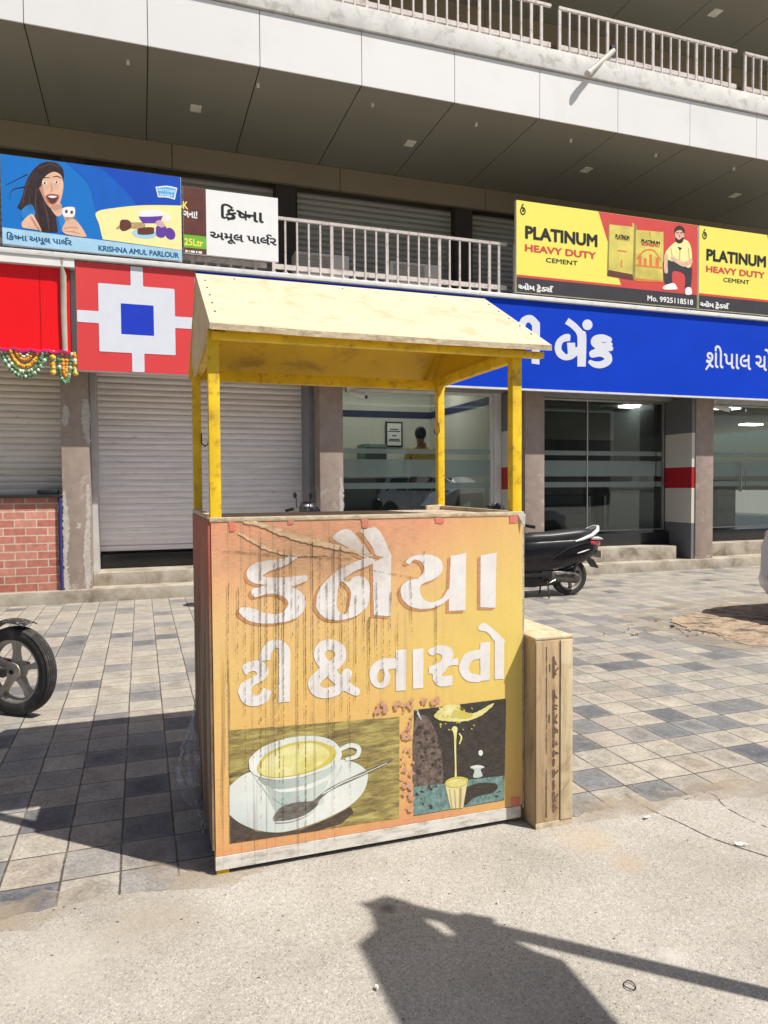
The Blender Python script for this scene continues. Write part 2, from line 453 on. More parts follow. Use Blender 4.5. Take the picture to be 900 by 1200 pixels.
def column_mat():
    M = Mat('taupe_plaster'); z = M.xyz()
    base = M.mix(1, (.335, .265, .225), M.ramp(M.noise(7, 6, .6), [(.3, .82), (.7, 1.1)]), 'MULTIPLY')
    sp = M.ramp(M.noise(38, 3, .6), [(.66, 0), (.72, 1)])
    base = M.mix(M.math('MULTIPLY', sp, M.mr(z[2], 2.2, .2, .05, .7)), base, (.62, .58, .53))
    pe = M.math('MULTIPLY', M.ramp(M.noise(2.3, 6, .62, dist=.6), [(.60, 0), (.63, 1)]), M.mr(z[2], 2.6, .3, .0, .8))
    M.col(M.mix(pe, base, (.50, .47, .42))).pr(.85, 0, .3).bump(M.noise(60, 4), .5, .004); return M.m
m_col = column_mat()
def plinth_mat():
    M = Mat('worn_stone_step'); k = M.ramp(M.noise(3.2, 8, .65, dist=.5), [(.32, (.19, .155, .115)), (.5, (.36, .315, .25)), (.7, (.47, .43, .365))])
    M.col(k).pr(.85, 0, .3).bump(M.noise(45, 6), .5, .006); return M.m
m_plinth = plinth_mat()
def stripe_mat():
    M = Mat('striped_cladding'); z = M.xyz()[2]
    M.col(M.ramp(M.mr(z, 0, 4), [(0, (.16, .165, .18)), (.811/4, (.62, .60, .54)), (1.435/4, (.42, .012, .02)), (1.80/4, (.62, .60, .54)), (2.416/4, (.16, .165, .175))], True)).pr(.4); return M.m
m_stripe = stripe_mat()
def brick_mat():
    M = Mat('brick_print'); d = M.n('ShaderNodeTexBrick'); v = M.xyz()
    cb = M.n('ShaderNodeCombineXYZ'); M.put(cb.inputs[0], v[0]); M.put(cb.inputs[1], v[2])
    M.put(d.inputs['Vector'], cb.outputs[0]); d.inputs['Scale'].default_value = 1
    d.inputs['Brick Width'].default_value = .26; d.inputs['Row Height'].default_value = .104; d.inputs['Mortar Size'].default_value = .007
    d.inputs['Color1'].default_value = (.40, .13, .10, 1); d.inputs['Color2'].default_value = (.52, .24, .18, 1); d.inputs['Mortar'].default_value = (.55, .46, .36, 1)
    c = M.mix(1, d.outputs[0], M.ramp(M.noise(16, 6, .7), [(.3, .72), (.7, 1.15)]), 'MULTIPLY')
    M.col(c).pr(.7, 0, .3).bump(d.outputs['Fac'], -.4, .006); return M.m
m_brick = brick_mat()

def glass_mat(name, tint, ior=1.7):
    M = Mat(name); tr = M.n('ShaderNodeBsdfTransparent'); tr.inputs[0].default_value = (*tint, 1)
    gl = M.n('ShaderNodeBsdfGlossy'); gl.inputs['Roughness'].default_value = 0.0; gl.inputs[0].default_value = (.9, .95, .95, 1)
    lw = M.n('ShaderNodeLayerWeight'); lw.inputs[0].default_value = .5; r0 = ((ior-1)/(ior+1))**2
    fr_ = M.math('MULTIPLY_ADD', M.math('POWER', lw.outputs['Facing'], 5), 1-r0, r0)
    mx = M.n('ShaderNodeMixShader'); M.put(mx.inputs[0], fr_); M.put(mx.inputs[1], tr.outputs[0]); M.put(mx.inputs[2], gl.outputs[0])
    M.nt.links.new(mx.outputs[0], M.out.inputs[0]); return M.m
m_glass = glass_mat('tinted_glass', (.82, .87, .86), 1.95)
m_glassd = glass_mat('dark_tinted_glass', (.62, .67, .66), 1.6)
def frost_mat():
    M = Mat('frosted_film'); tr = M.n('ShaderNodeBsdfTransparent'); tr.inputs[0].default_value = (.8, .86, .84, 1)
    df = M.n('ShaderNodeBsdfDiffuse'); df.inputs[0].default_value = (.42, .50, .48, 1)
    mx = M.n('ShaderNodeMixShader'); mx.inputs[0].default_value = .45; M.put(mx.inputs[1], tr.outputs[0]); M.put(mx.inputs[2], df.outputs[0])
    M.nt.links.new(mx.outputs[0], M.out.inputs[0]); return M.m
m_frost = frost_mat()
def emit(name, c, st):
    M = Mat(name); M.b.inputs['Emission Color'].default_value = (*c, 1); M.b.inputs['Emission Strength'].default_value = st; M.col(c); return M.m
m_lamp = emit('lit_panel', (1, .97, .90), 10)

# paving and concrete
def paving_mat():
    M = Mat('paving_tiles'); v = M.xyz(); wob = M.math('MULTIPLY', M.math('SUBTRACT', M.noise(4, 3), .5), .010)
    sx, sy = .2155, .2335
    u = M.math('DIVIDE', M.math('ADD', M.math('ADD', v[0], wob), .11-.0078), sx); w = M.math('DIVIDE', M.math('ADD', M.math('ADD', v[1], wob), -2.93+.2335*20), sy)
    cb = M.n('ShaderNodeCombineXYZ'); M.put(cb.inputs[0], M.math('FLOOR', u)); M.put(cb.inputs[1], M.math('FLOOR', w))
    wn = M.n('ShaderNodeTexWhiteNoise', noise_dimensions='2D'); M.put(wn.inputs[0], cb.outputs[0])
    tile = M.ramp(wn.outputs[0], [(0, (.092, .098, .115)), (.09, (.138, .144, .155)), (.20, (.20, .205, .205)), (.27, (.27, .25, .22)), (.40, (.33, .305, .26)), (.62, (.37, .335, .275)), (.80, (.33, .285, .235)), (.90, (.255, .24, .225))], True)
    cl = M.ramp(M.noise(5.5, 8, .68, dist=.3), [(.28, .62), (.5, 1), (.72, 1.28)])
    fx, fy = M.math('FRACT', u), M.math('FRACT', w)
    c = M.mix(1, tile, cl, 'MULTIPLY')
    ox, oy = M.math('SUBTRACT', fx, .5), M.math('SUBTRACT', fy, .5)
    od = M.math('ADD', M.math('SQRT', M.math('ADD', M.math('MULTIPLY', ox, ox), M.math('MULTIPLY', oy, oy))), M.math('MULTIPLY', M.math('SUBTRACT', M.noise(17, 6, .7), .5), .55))
    wn2 = M.n('ShaderNodeTexWhiteNoise', noise_dimensions='3D'); M.put(wn2.inputs[0], M.sc((1.7, 2.3, 1), cb.outputs[0]))
    worn = M.math('MULTIPLY', M.math('SUBTRACT', M.mr(od, .20, .34, 1, 0), M.mr(od, .12, .20, .35, 0)), M.mr(wn2.outputs[0], .3, 1, 0, .55))
    c = M.mix(worn, c, M.mix(1, c, (.52, .47, .42), 'MULTIPLY'))
    fine = M.ramp(M.noise(75, 6, .72), [(.30, .55), (.5, 1), (.68, 1.30)]); c = M.mix(1, c, fine, 'MULTIPLY')
    ed = lambda f: M.math('SUBTRACT', .5, M.math('ABSOLUTE', M.math('SUBTRACT', f, .5)))
    dg = M.math('MINIMUM', M.math('MULTIPLY', ed(fx), sx), M.math('MULTIPLY', ed(fy), sy))
    dg = M.math('ADD', dg, M.math('MULTIPLY', M.math('SUBTRACT', M.noise(30, 4), .5), .004))
    groove = M.mr(dg, .0026, .0054, 1, 0)
    edge = M.mr(dg, .003, .035, 1, 0)
    pale = M.math('MULTIPLY', M.math('MULTIPLY', edge, .35), M.noise(14, 4))
    c = M.mix(pale, c, (.40, .37, .32))
    dust = M.math('MULTIPLY', M.ramp(M.noise(.75, 7, .62), [(.36, .05), (.68, .72)]), M.mr(v[1], 2.7, 7.5, .22, 1.0))
    dust = M.math('ADD', dust, M.math('MULTIPLY', M.ramp(M.noise(22, 6, .7), [(.50, 0), (.70, 1)]), .22))
    c = M.mix(dust, c, (.365, .33, .28))
    c = M.mix(M.math('MULTIPLY', groove, .95), c, M.mix(M.ramp(M.noise(5, 4), [(.5, 0), (.68, 1)]), (.075, .06, .048), (.24, .20, .15)))
    sp = M.math('MULTIPLY', M.ramp(M.noise(60, 2, .5), [(.70, 0), (.74, 1)]), .35)
    c = M.mix(sp, c, (.6, .57, .5))
    M.col(c).pr(M.mr(M.noise(5, 4), .3, .7, .62, .85), 0, .35)
    h = M.math('ADD', M.math('MULTIPLY', groove, -1.0), M.math('MULTIPLY', M.noise(26, 7, .65), .55))
    h = M.math('ADD', h, M.math('MULTIPLY', edge, -.25)); M.bump(h, .55, .008); return M.m
m_paving = paving_mat()
def concrete_mat():
    M = Mat('rough_concrete')
    c = M.ramp(M.noise(2.2, 8, .62), [(.28, (.30, .275, .235)), (.5, (.385, .355, .31)), (.72, (.44, .41, .365))])
    pv = M.n('ShaderNodeTexVoronoi'); M.put(pv.inputs['Vector'], M.co()); pv.inputs['Scale'].default_value = 240
    grit = M.ramp(pv.outputs['Color'], [(.0, .28), (.15, .72), (.33, .97), (.75, 1.02), (.92, 1.45)])
    c = M.mix(.95, c, M.mix(1, c, grit, 'MULTIPLY'))
    c = M.mix(1, c, M.ramp(M.noise(60, 6, .75), [(.32, .78), (.5, 1), (.68, 1.12)]), 'MULTIPLY')
    dk = M.ramp(M.voro(70), [(.05, 1), (.13, 0)]); c = M.mix(M.math('MULTIPLY', dk, M.math('MULTIPLY', M.ramp(M.noise(9, 4), [(.45, 0), (.6, 1)]), .75)), c, (.13, .115, .10))
    wh = M.ramp(M.voro(46, vec=M.sc((1, 1.3, 1))), [(.03, 1), (.08, 0)]); c = M.mix(M.math('MULTIPLY', wh, M.ramp(M.noise(7, 3), [(.5, 0), (.62, .6)])), c, (.62, .59, .54))
    v = M.xyz()
    def spot(x, y, r, col, amt, c):
        dx, dy = M.math('SUBTRACT', v[0], x), M.math('SUBTRACT', v[1], y)
        d = M.math('SQRT', M.math('ADD', M.math('MULTIPLY', dx, dx), M.math('MULTIPLY', dy, dy)))
        d = M.math('ADD', d, M.math('MULTIPLY', M.math('SUBTRACT', M.noise(7, 6, .7), .5), r*1.4))
        return M.mix(M.math('MULTIPLY', M.mr(d, r*.2, r, 1, 0), amt), c, col)
    for px, py, r, col, a in ((735, 1010, .10, (.40, .29, .18), .4), (690, 985, .16, (.45, .34, .22), .45), (455, 1065, .035, (.10, .085, .07), .7), (790, 1120, .05, (.56, .53, .48), .5), (70, 1130, .25, (.46, .42, .36), .5), (180, 1075, .22, (.34, .29, .22), .5)):
        p = pZ(px, py); c = spot(p[0], p[1], r, col, a, c)
    M.col(c).pr(.9, 0, .25)
    h = M.math('ADD', M.math('MULTIPLY', M.noise(130, 5, .7), .8), M.math('MULTIPLY', M.noise(14, 6, .6), .9))
    h = M.math('ADD', h, M.math('MULTIPLY', dk, -.5)); M.bump(h, .55, .005); return M.m
m_concrete = concrete_mat()
def sand_mat():
    M = Mat('loose_sand'); c = M.ramp(M.noise(9, 8, .7), [(.3, (.24, .17, .11)), (.5, (.41, .31, .22)), (.75, (.50, .41, .30))])
    M.col(c).pr(.95, 0, .1).bump(M.noise(60, 6, .7), .9, .01)
    M.put(M.b.inputs['Alpha'], M.ramp(M.noise(4, 7, .68), [(.38, .15), (.52, 1)])); return M.m
m_sand = sand_mat()

# cart
def streaks(M, c, amt=1.0):
    """rain streaks, grime and wear over any print of the cart front"""
    v = M.xyz(); left = M.mr(v[0], 0.0, 1.0, 1, .10)
    s1 = M.ramp(M.noise(1, 3, .6, vec=M.sc((58, 1, .9))), [(.55, 0), (.66, 1)])
    s1 = M.math('MULTIPLY', s1, M.ramp(M.noise(1, 4, .6, vec=M.sc((9, 1, 1.6))), [(.38, 0), (.56, 1)]))
    s2 = M.ramp(M.noise(1, 2, .5, vec=M.sc((150, 1, 1.4))), [(.66, 0), (.72, .8)])
    s2 = M.math('MULTIPLY', s2, M.ramp(M.noise(1, 4, .6, vec=M.sc((16, 1, 3))), [(.5, 0), (.6, 1)]))
    f = M.math('MULTIPLY', M.math('MAXIMUM', s1, s2), left)
    c = M.mix(M.math('MULTIPLY', f, .78*amt), c, (.14, .08, .042))
    gr = M.math('MULTIPLY', M.ramp(M.noise(1, 7, .7, vec=M.sc((7, 1, 4))), [(.50, 0), (.70, 1)]), M.math('MULTIPLY', left, M.mr(v[2], .9, 1.36, .10, .42)))
    c = M.mix(gr, c, (.27, .17, .09))
    dx, dz = M.math('MULTIPLY', M.math('SUBTRACT', v[0], .42), 2.1), M.math('MULTIPLY', M.math('SUBTRACT', v[2], 1.24), 5.2)
    rd = M.math('ADD', M.math('SQRT', M.math('ADD', M.math('MULTIPLY', dx, dx), M.math('MULTIPLY', dz, dz))), M.math('MULTIPLY', M.math('SUBTRACT', M.noise(11, 7, .7), .5), 1.5))
    c = M.mix(M.math('MULTIPLY', M.mr(rd, .25, .95, 1, 0), .62*amt), c, (.25, .15, .085))
    weave = M.math('MULTIPLY', M.ramp(M.noise(1, 2, .5, vec=M.sc((30, 1, 420))), [(.42, 0), (.60, 1)]), .24*min(1, amt*amt*1.1))
    c = M.mix(weave, c, (.74, .60, .42))
    sc_ = M.math('MULTIPLY', M.ramp(M.noise(95, 4, .65), [(.68, 0), (.73, 1)]), .45)
    return M.mix(sc_, c, (.16, .10, .06))
def banner_mat():
    M = Mat('faded_banner'); v = M.xyz(); wob = M.math('MULTIPLY', M.math('SUBTRACT', M.noise(3, 4), .5), .12)
    z = M.math('ADD', M.math('ADD', v[2], wob), M.math('MULTIPLY', v[0], -.06))
    c = M.ramp(M.mr(z, 0, 1.4), [(.02, (.62, .25, .11)), (.10, (.70, .36, .12)), (.30, (.73, .43, .12)), (.55, (.73, .48, .14)), (.70, (.73, .46, .18)), (.84, (.72, .37, .18)), (.97, (.68, .27, .155))])
    right = M.math('MULTIPLY', M.ramp(M.mr(M.math('ADD', v[0], M.math('MULTIPLY', M.math('ABSOLUTE', M.math('SUBTRACT', v[2], .75)), -.55)), .55, 1.32), [(0, 0), (1, .85)]), 1)
    c = M.mix(right, c, (.76, .59, .11))
    M.col(streaks(M, c)).pr(.5, 0, .3).bump(M.math('ADD', M.noise(1, 3, vec=M.sc((4, 1, 2.2))), M.math('MULTIPLY', M.noise(1, 2, vec=M.sc((200, 1, 200))), .03)), .35, .02); return M.m
m_banner = banner_mat()
def print_mat(name, c, amt=1.0, tex=None):
    M = Mat(name); c = tex(M) if tex else M.mix(1, c, M.ramp(M.noise(9, 6, .6), [(.3, .86), (.7, 1.06)]), 'MULTIPLY')
    M.col(streaks(M, c, amt)).pr(.5, 0, .3); return M.m
m_let = print_mat('white_painted_letters', (.78, .76, .75), .85)
m_letsh = print_mat('letter_shadow_print', (.56, .24, .085))
m_wood_print = print_mat('tea_photo_table', 0, .9, lambda M: M.ramp(M.noise(1, 6, .65, vec=M.sc((7, 1, 42)), dist=.6), [(.30, (.06, .045, .015)), (.48, (.24, .19, .045)), (.62, (.42, .36, .10)), (.75, (.52, .47, .17))]))
m_wood_dark = print_mat('tea_photo_dark', 0, .5, lambda M: M.ramp(M.noise(25, 5, .7), [(.3, (.035, .026, .022)), (.7, (.085, .06, .05))]))
m_china = print_mat('tea_photo_china', 0, .8, lambda M: M.mix(1, M.ramp(M.mr(M.math('ADD', M.math('MULTIPLY', M.xyz()[0], .7), M.math('ADD', M.xyz()[2], M.math('MULTIPLY', M.noise(12, 5), .12))), .28, .72), [(0, (.50, .58, .57)), (.35, (.66, .72, .70)), (.7, (.78, .80, .77)), (1, (.70, .75, .72))]), M.ramp(M.noise(9, 6, .6), [(.3, .88), (.7, 1.05)]), 'MULTIPLY'))
m_china2 = print_mat('tea_photo_china_side', 0, .8, lambda M: M.ramp(M.mr(M.math('ADD', M.xyz()[0], M.math('MULTIPLY', M.noise(14, 5), .06)), .10, .42), [(0, (.62, .69, .67)), (.3, (.48, .58, .55)), (.65, (.38, .48, .455)), (1, (.55, .63, .60))]))
m_china3 = print_mat('tea_photo_china_grey', 0, .8, lambda M: M.ramp(M.mr(M.math('ADD', M.xyz()[0], M.math('MULTIPLY', M.noise(14, 5), .08)), .05, .42), [(0, (.16, .19, .185)), (.5, (.30, .38, .36)), (1, (.50, .58, .55))]))
m_tea = print_mat('tea_photo_tea', 0, .7, lambda M: M.ramp(M.noise(1, 4, .6, vec=M.sc((10, 1, 16))), [(.32, (.62, .55, .15)), (.5, (.72, .68, .28)), (.68, (.80, .78, .46))]))
m_tea2 = print_mat('tea_photo_tea_edge', (.62, .52, .10), .7)
m_spoonp = print_mat('tea_photo_spoon', 0, .7, lambda M: M.ramp(M.noise(1, 4, .6, vec=M.sc((30, 1, 40))), [(.35, (.05, .05, .048)), (.55, (.13, .13, .12)), (.7, (.30, .31, .29))]))
m_dark_print = print_mat('glass_photo_dark', 0, .4, lambda M: M.ramp(M.noise(30, 7, .75), [(.3, (.022, .02, .018)), (.62, (.055, .048, .042)), (.75, (.13, .11, .095))]))
m_brown_print = print_mat('glass_photo_brown', 0, .4, lambda M: M.ramp(M.noise(34, 7, .75), [(.38, (.045, .032, .026)), (.55, (.17, .125, .11)), (.7, (.24, .18, .155))]))
m_teal_print = print_mat('glass_photo_teal', 0, .4, lambda M: M.ramp(M.noise(40, 7, .75), [(.3, (.05, .075, .07)), (.5, (.14, .25, .24)), (.7, (.27, .38, .35))]))
m_peel = print_mat('peeled_pink_undercoat', (.56, .29, .20), .8)
m_tape = print_mat('red_tape_scrap', (.70, .17, .12), .8)
m_crease = print_mat('torn_banner_backing', 0, .6, lambda M: M.ramp(M.noise(1, 6, .7, vec=M.sc((14, 1, 60))), [(.35, (.45, .27, .14)), (.55, (.70, .52, .33)), (.7, (.78, .66, .48))]))
m_strip = print_mat('worn_white_edge', 0, .5, lambda M: M.ramp(M.noise(1, 7, .7, vec=M.sc((9, 1, 30))), [(.35, (.36, .33, .29)), (.5, (.62, .60, .55)), (.7, (.72, .70, .66))]))
m_yellow = plain('yellow_paint', (.74, .49, .014), .45, var=.2, scale=9, dirt=(.26, .13, .025), dirt_amt=.6, dirt_scale=24, bump=.15)
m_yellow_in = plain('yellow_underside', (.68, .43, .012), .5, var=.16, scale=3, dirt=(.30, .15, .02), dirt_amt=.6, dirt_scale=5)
m_cream = plain('cream_roof_paint', (.61, .515, .36), .6, var=.08, scale=2.5, dirt=(.44, .33, .16), dirt_amt=.5, dirt_scale=9, spec=.2)
m_gable = plain('cream_gable_board', (.62, .52, .30), .6, var=.1, scale=5, dirt=(.3, .2, .08), dirt_amt=.5)
def ply_mat(name, a, b, c, sc_):
    M = Mat(name); k = M.ramp(M.noise(1, 7, .68, vec=M.sc(sc_), dist=.5), [(.3, a), (.5, b), (.72, c)])
    st = M.math('MULTIPLY', M.ramp(M.noise(6, 7, .7, dist=.7), [(.52, 0), (.68, 1)]), .45)
    M.col(M.mix(st, k, (.20, .11, .05))).pr(.75, 0, .3).bump(M.noise(1, 5, vec=M.sc(tuple(q*2 for q in sc_))), .35, .004); return M.m
m_ply = ply_mat('weathered_ply', (.26, .19, .13), (.47, .39, .30), (.60, .53, .44), (30, 6, 30))
m_edge = ply_mat('raw_ply_edge', (.33, .25, .16), (.52, .43, .29), (.66, .58, .42), (25, 8, 60))
m_crate = ply_mat('crate_ply', (.30, .19, .10), (.45, .32, .185), (.55, .42, .26), (26, 26, 2.2))
m_crate_pale = ply_mat('pale_crate_board', (.44, .34, .20), (.58, .47, .30), (.68, .58, .40), (20, 20, 2.0))
m_side = Mat('stained_side_board'); _v = m_side.xyz()
_c = m_side.ramp(m_side.noise(1, 6, .68, vec=m_side.sc((1, 11, 1.3)), dist=.7), [(.30, (.04, .022, .014)), (.46, (.14, .08, .045)), (.60, (.30, .22, .15)), (.72, (.16, .22, .25))])
_c = m_side.mix(m_side.mr(_v[2], .85, 1.3, 0, .85), _c, (.42, .115, .075))
m_side.col(_c).pr(.7, 0, .3).bump(m_side.noise(30, 6), .5, .006); m_side = m_side.m
m_ink = plain('stencil_ink', (.15, .10, .065), .8, var=.4, scale=40)
m_film = Mat('torn_plastic_film'); _t = m_film.n('ShaderNodeBsdfTransparent'); _g = m_film.n('ShaderNodeBsdfPrincipled')
_g.inputs['Base Color'].default_value = (.62, .62, .62, 1); _g.inputs['Roughness'].default_value = .25
_x = m_film.n('ShaderNodeMixShader'); m_film.put(_x.inputs[0], m_film.ramp(m_film.noise(34, 5, .7), [(.40, .15), (.62, .8)])); m_film.put(_x.inputs[1], _t.outputs[0]); m_film.put(_x.inputs[2], _g.outputs[0])
m_film.nt.links.new(_x.outputs[0], m_film.out.inputs[0]); m_film = m_film.m

def stain_mat(name, col, lo, hi, scale, mx):
    M = Mat(name); t = M.n('ShaderNodeBsdfTransparent'); g = M.n('ShaderNodeBsdfDiffuse'); g.inputs[0].default_value = (*col, 1)
    x = M.n('ShaderNodeMixShader'); M.put(x.inputs[0], M.ramp(M.noise(1, 5, .7, vec=M.sc(scale)), [(lo, 0), (hi, mx)])); M.put(x.inputs[1], t.outputs[0]); M.put(x.inputs[2], g.outputs[0])
    M.nt.links.new(x.outputs[0], M.out.inputs[0]); return M.m
m_drip = stain_mat('drip_stain', (.085, .05, .028), .20, .52, (60, 1, 3.5), .66)
m_crease_dirt = stain_mat('crease_dirt', (.20, .11, .055), .40, .66, (30, 1, 60), .7)
# ================================================================== ground
def struct(o): o['kind'] = 'structure'; return o
struct(link_mesh('ground', [(-150,-150,-.012),(150,-150,-.012),(150,150,-.012),(-150,150,-.012)], [(0,1,2,3)], m_concrete, origin=(0,0,0)))
struct(link_mesh('paving', [(-14,2.2,-.004),(22,2.2,-.004),(22,10.09,-.004),(-14,10.09,-.004)], [(0,1,2,3)], m_paving, origin=(0,0,0)))
rr = random.Random(3)
edge_pts = []
x = -9.0
ed_y = 0
while x < 14:
    ed_y = .7*ed_y+rr.uniform(-.016, .016)
    edge_pts.append((x, 2.725+ed_y+(.015 if x < .1 else (.10 if x < 1.62 else 0)))); x += .025
V = [(-9, -7)]+edge_pts+[(14, -7)]
V0 = [(px, py, 0) for px, py in edge_pts]; V1 = [(px, py-.05, .002) for px, py in edge_pts]; V2 = [(px, -7, .002) for px, py in edge_pts]
n = len(edge_pts); Vv = V0+V1+V2; Fv = []
for r in range(2):
    for i in range(n-1): Fv.append((r*n+i, (r+1)*n+i, (r+1)*n+i+1, r*n+i+1))
struct(link_mesh('concrete_apron', [(a, b, c-.001) for a, b, c in Vv], Fv, m_concrete, origin=(0,0,0)))
def gz(z): return lambda x, y: tuple(pZ(x, y, z))
def crack(pts, z=.003, mat=None, rough=.004, res=.006):
    P = [pZ(a, b)[:2] for a, b in pts]
    return [(p[0], p[1], w) for p, w in zip(P, [q for q in mat])]
m_crackm = plain('crack_dirt', (.15, .13, .11), .95, var=.4, scale=20)
ck = [pZ(*q) for q in ((733,930),(760,948),(800,966),(838,984),(905,1006))]
struct(flat('pavement_joint', [('s', [(p[0], p[1], .0055) for p in ck])], lambda x, y: (x, y, .003), m_crackm, None, .004, rough=.003))
ck = [pZ(*q) for q in ((800,938),(834,931),(850,946),(880,962),(905,972))]
struct(flat('pavement_crack', [('s', [(p[0], p[1], .0035) for p in ck])], lambda x, y: (x, y, .003), m_crackm, None, .004, rough=.003, seed=2))
# loose sand under the car
def sand_shape(pts, sub=()):
    return [('c', [tuple(pZ(*q)[:2]) for q in pts])]
V, F = sdf_mesh(sand_shape([(830,714),(790,726),(810,738),(830,742),(865,752),(905,758),(960,748),(960,716),(900,712),(850,708)]), .03, rough=.14, seed=5)
def sand_h(x, y):
    c = pZ(850, 731); d = math.hypot((x-c[0]-.5)/1.5, (y-c[1]+.2)/1.0)
    return .003+max(0, .04*(1-d*1.15))*(.7+.4*abs(math.sin(x*9.1+y*3.3)*math.cos(y*11.7-x*4)))
s_ = link_mesh('loose_sand', [(x, y, sand_h(x, y)) for x, y in V], F, m_sand, origin=(0,0,0), smooth=60); s_['kind'] = 'stuff'
m_dust = Mat('thin_dust'); _t = m_dust.n('ShaderNodeBsdfTransparent'); _g = m_dust.n('ShaderNodeBsdfDiffuse'); _g.inputs[0].default_value = (.40, .325, .24, 1)
_x = m_dust.n('ShaderNodeMixShader'); m_dust.put(_x.inputs[0], m_dust.ramp(m_dust.noise(3.0, 7, .65), [(.40, 0), (.64, .6)])); m_dust.put(_x.inputs[1], _t.outputs[0]); m_dust.put(_x.inputs[2], _g.outputs[0])
m_dust.nt.links.new(_x.outputs[0], m_dust.out.inputs[0]); m_dust = m_dust.m
V, F = sdf_mesh(sand_shape([(745,716),(720,722),(770,740),(850,760),(960,770),(960,700),(850,700)]), .07, rough=.2, seed=8)
s_ = link_mesh('dust', [(x, y, .001) for x, y in V], F, m_dust, origin=(0,0,0)); s_['kind'] = 'stuff'

V, F = sdf_mesh([('s', [(-4, 2.76, .14), (-1, 2.75, .16), (.1, 2.80, .2), (1.4, 2.85, .12), (1.9, 2.76, .22), (2.6, 2.72, .14), (4.2, 2.75, .18)])], .03, rough=.10, seed=15)
s_ = link_mesh('dust', [(x, y, .0035) for x, y in V], F, m_dust, origin=(0,0,0)); s_['kind'] = 'stuff'

# ================================================================== building
B = thing('commercial_building', (4.2, 10.2, 0), 'long commercial building with taupe columns, roller shutters and two railed upper galleries', 'building')
GK = 9.38/9.2                                   # the galleries overhang to y = 9.38
def gy(y): return y*GK
def gz_(z): return CAM_H+(z-CAM_H)*GK
PITCH_X = 1.347*GK; SEAM0 = -1.17*GK
COLS = [(-4.42,-4.06), (-.975,-.635), (2.50,2.855), (5.92,6.28), (9.375,9.765), (12.84,13.2)]
for a, b in COLS:
    MB().box(a, b, 10.2, 11.3, .12, 4.2).build('column', m_col, B, bevel=.006)
MB().box(-8, 18, 10.09, 11.6, -.05, .165).build('plinth', m_plinth, B, bevel=.012)
def step(x0, x1, y0, y1, z0, z1, m=m_plinth, nm='step'): MB().box(x0, x1, y0, y1, z0, z1).build(nm, m, B, bevel=.008)
step(-.632, 2.497, 10.42, 11.6, .16, .34); step(2.858, 5.917, 10.40, 11.6, .16, .40); step(6.283, 9.1, 10.36, 11.6, .16, .40); step(9.768, 12.837, 10.5, 11.6, .16, .40)
step(-.63, 2.495, 10.98, 11.6, .335, .545, m_granite, 'threshold'); step(2.86, 5.915, 10.82, 11.6, .395, .64, m_granite, 'threshold')
step(6.285, 9.37, 10.78, 11.6, .395, .62, m_granite, 'threshold'); step(9.77, 12.835, 10.86, 11.6, .395, .62, m_granite, 'threshold')
MB().box(9.30, 9.373, 10.22, 10.9, .166, 3.05).build('striped_cladding', m_stripe, B)
MB().box(9.768, 9.80, 10.6, 10.9, .166, 3.05).build('striped_cladding', m_stripe, B)
MB().box(5.85, 5.918, 10.5, 10.96, .166, 3.05).build('striped_cladding', m_stripe, B)
MB().box(2.857, 2.90, 10.5, 10.9, .166, 3.05).build('striped_cladding', m_stripe, B)
# grey cable conduit on the second column and a pale jamb on the first
MB().box(2.42, 2.498, 10.55, 11.1, .345, 3.1).build('shutter_guide', plain('grey_blue_guide', (.24, .25, .29), .4, .3), B)
MB().box(-.633, -.565, 10.55, 11.1, .345, 3.1).build('shutter_guide', plain('pale_guide', (.55, .54, .53), .5, .2), B)
def shutter(x0, x1, Y, z0, z1, mat, pitch=.088, d=.010):
    prof = []; z = z0
    while z < z1-1e-6:
        for t, q in ((0, .35), (.06, 0), (.14, -.55), (.45, -1), (.80, -.8), (.95, -.25)):
            prof.append((Y+q*d, z+t*pitch))
        z += pitch
    M = MB(); n = len(prof)
    M.add([(x0, y, z) for y, z in prof]+[(x1, y, z) for y, z in prof], [(i, n+i, n+i+1, i+1) for i in range(n-1)])
    s = M.build('shutter', mat, B, smooth=35)
    MB().box(x0, x1, Y-.03, Y+.02, z0-.075, z0-.004).build('bottom_rail', mat, s, bevel=.004)
    return s
sh = shutter(-.60, 2.47, 11.08, .66, 3.3, m_shutter)
shutter(-4.05, -.98, 10.72, 1.5, 3.4, m_shutter2)
MB().box(-8, 18, 10.6, 10.75, 3.25, 4.2).build('lintel', m_beam, B)
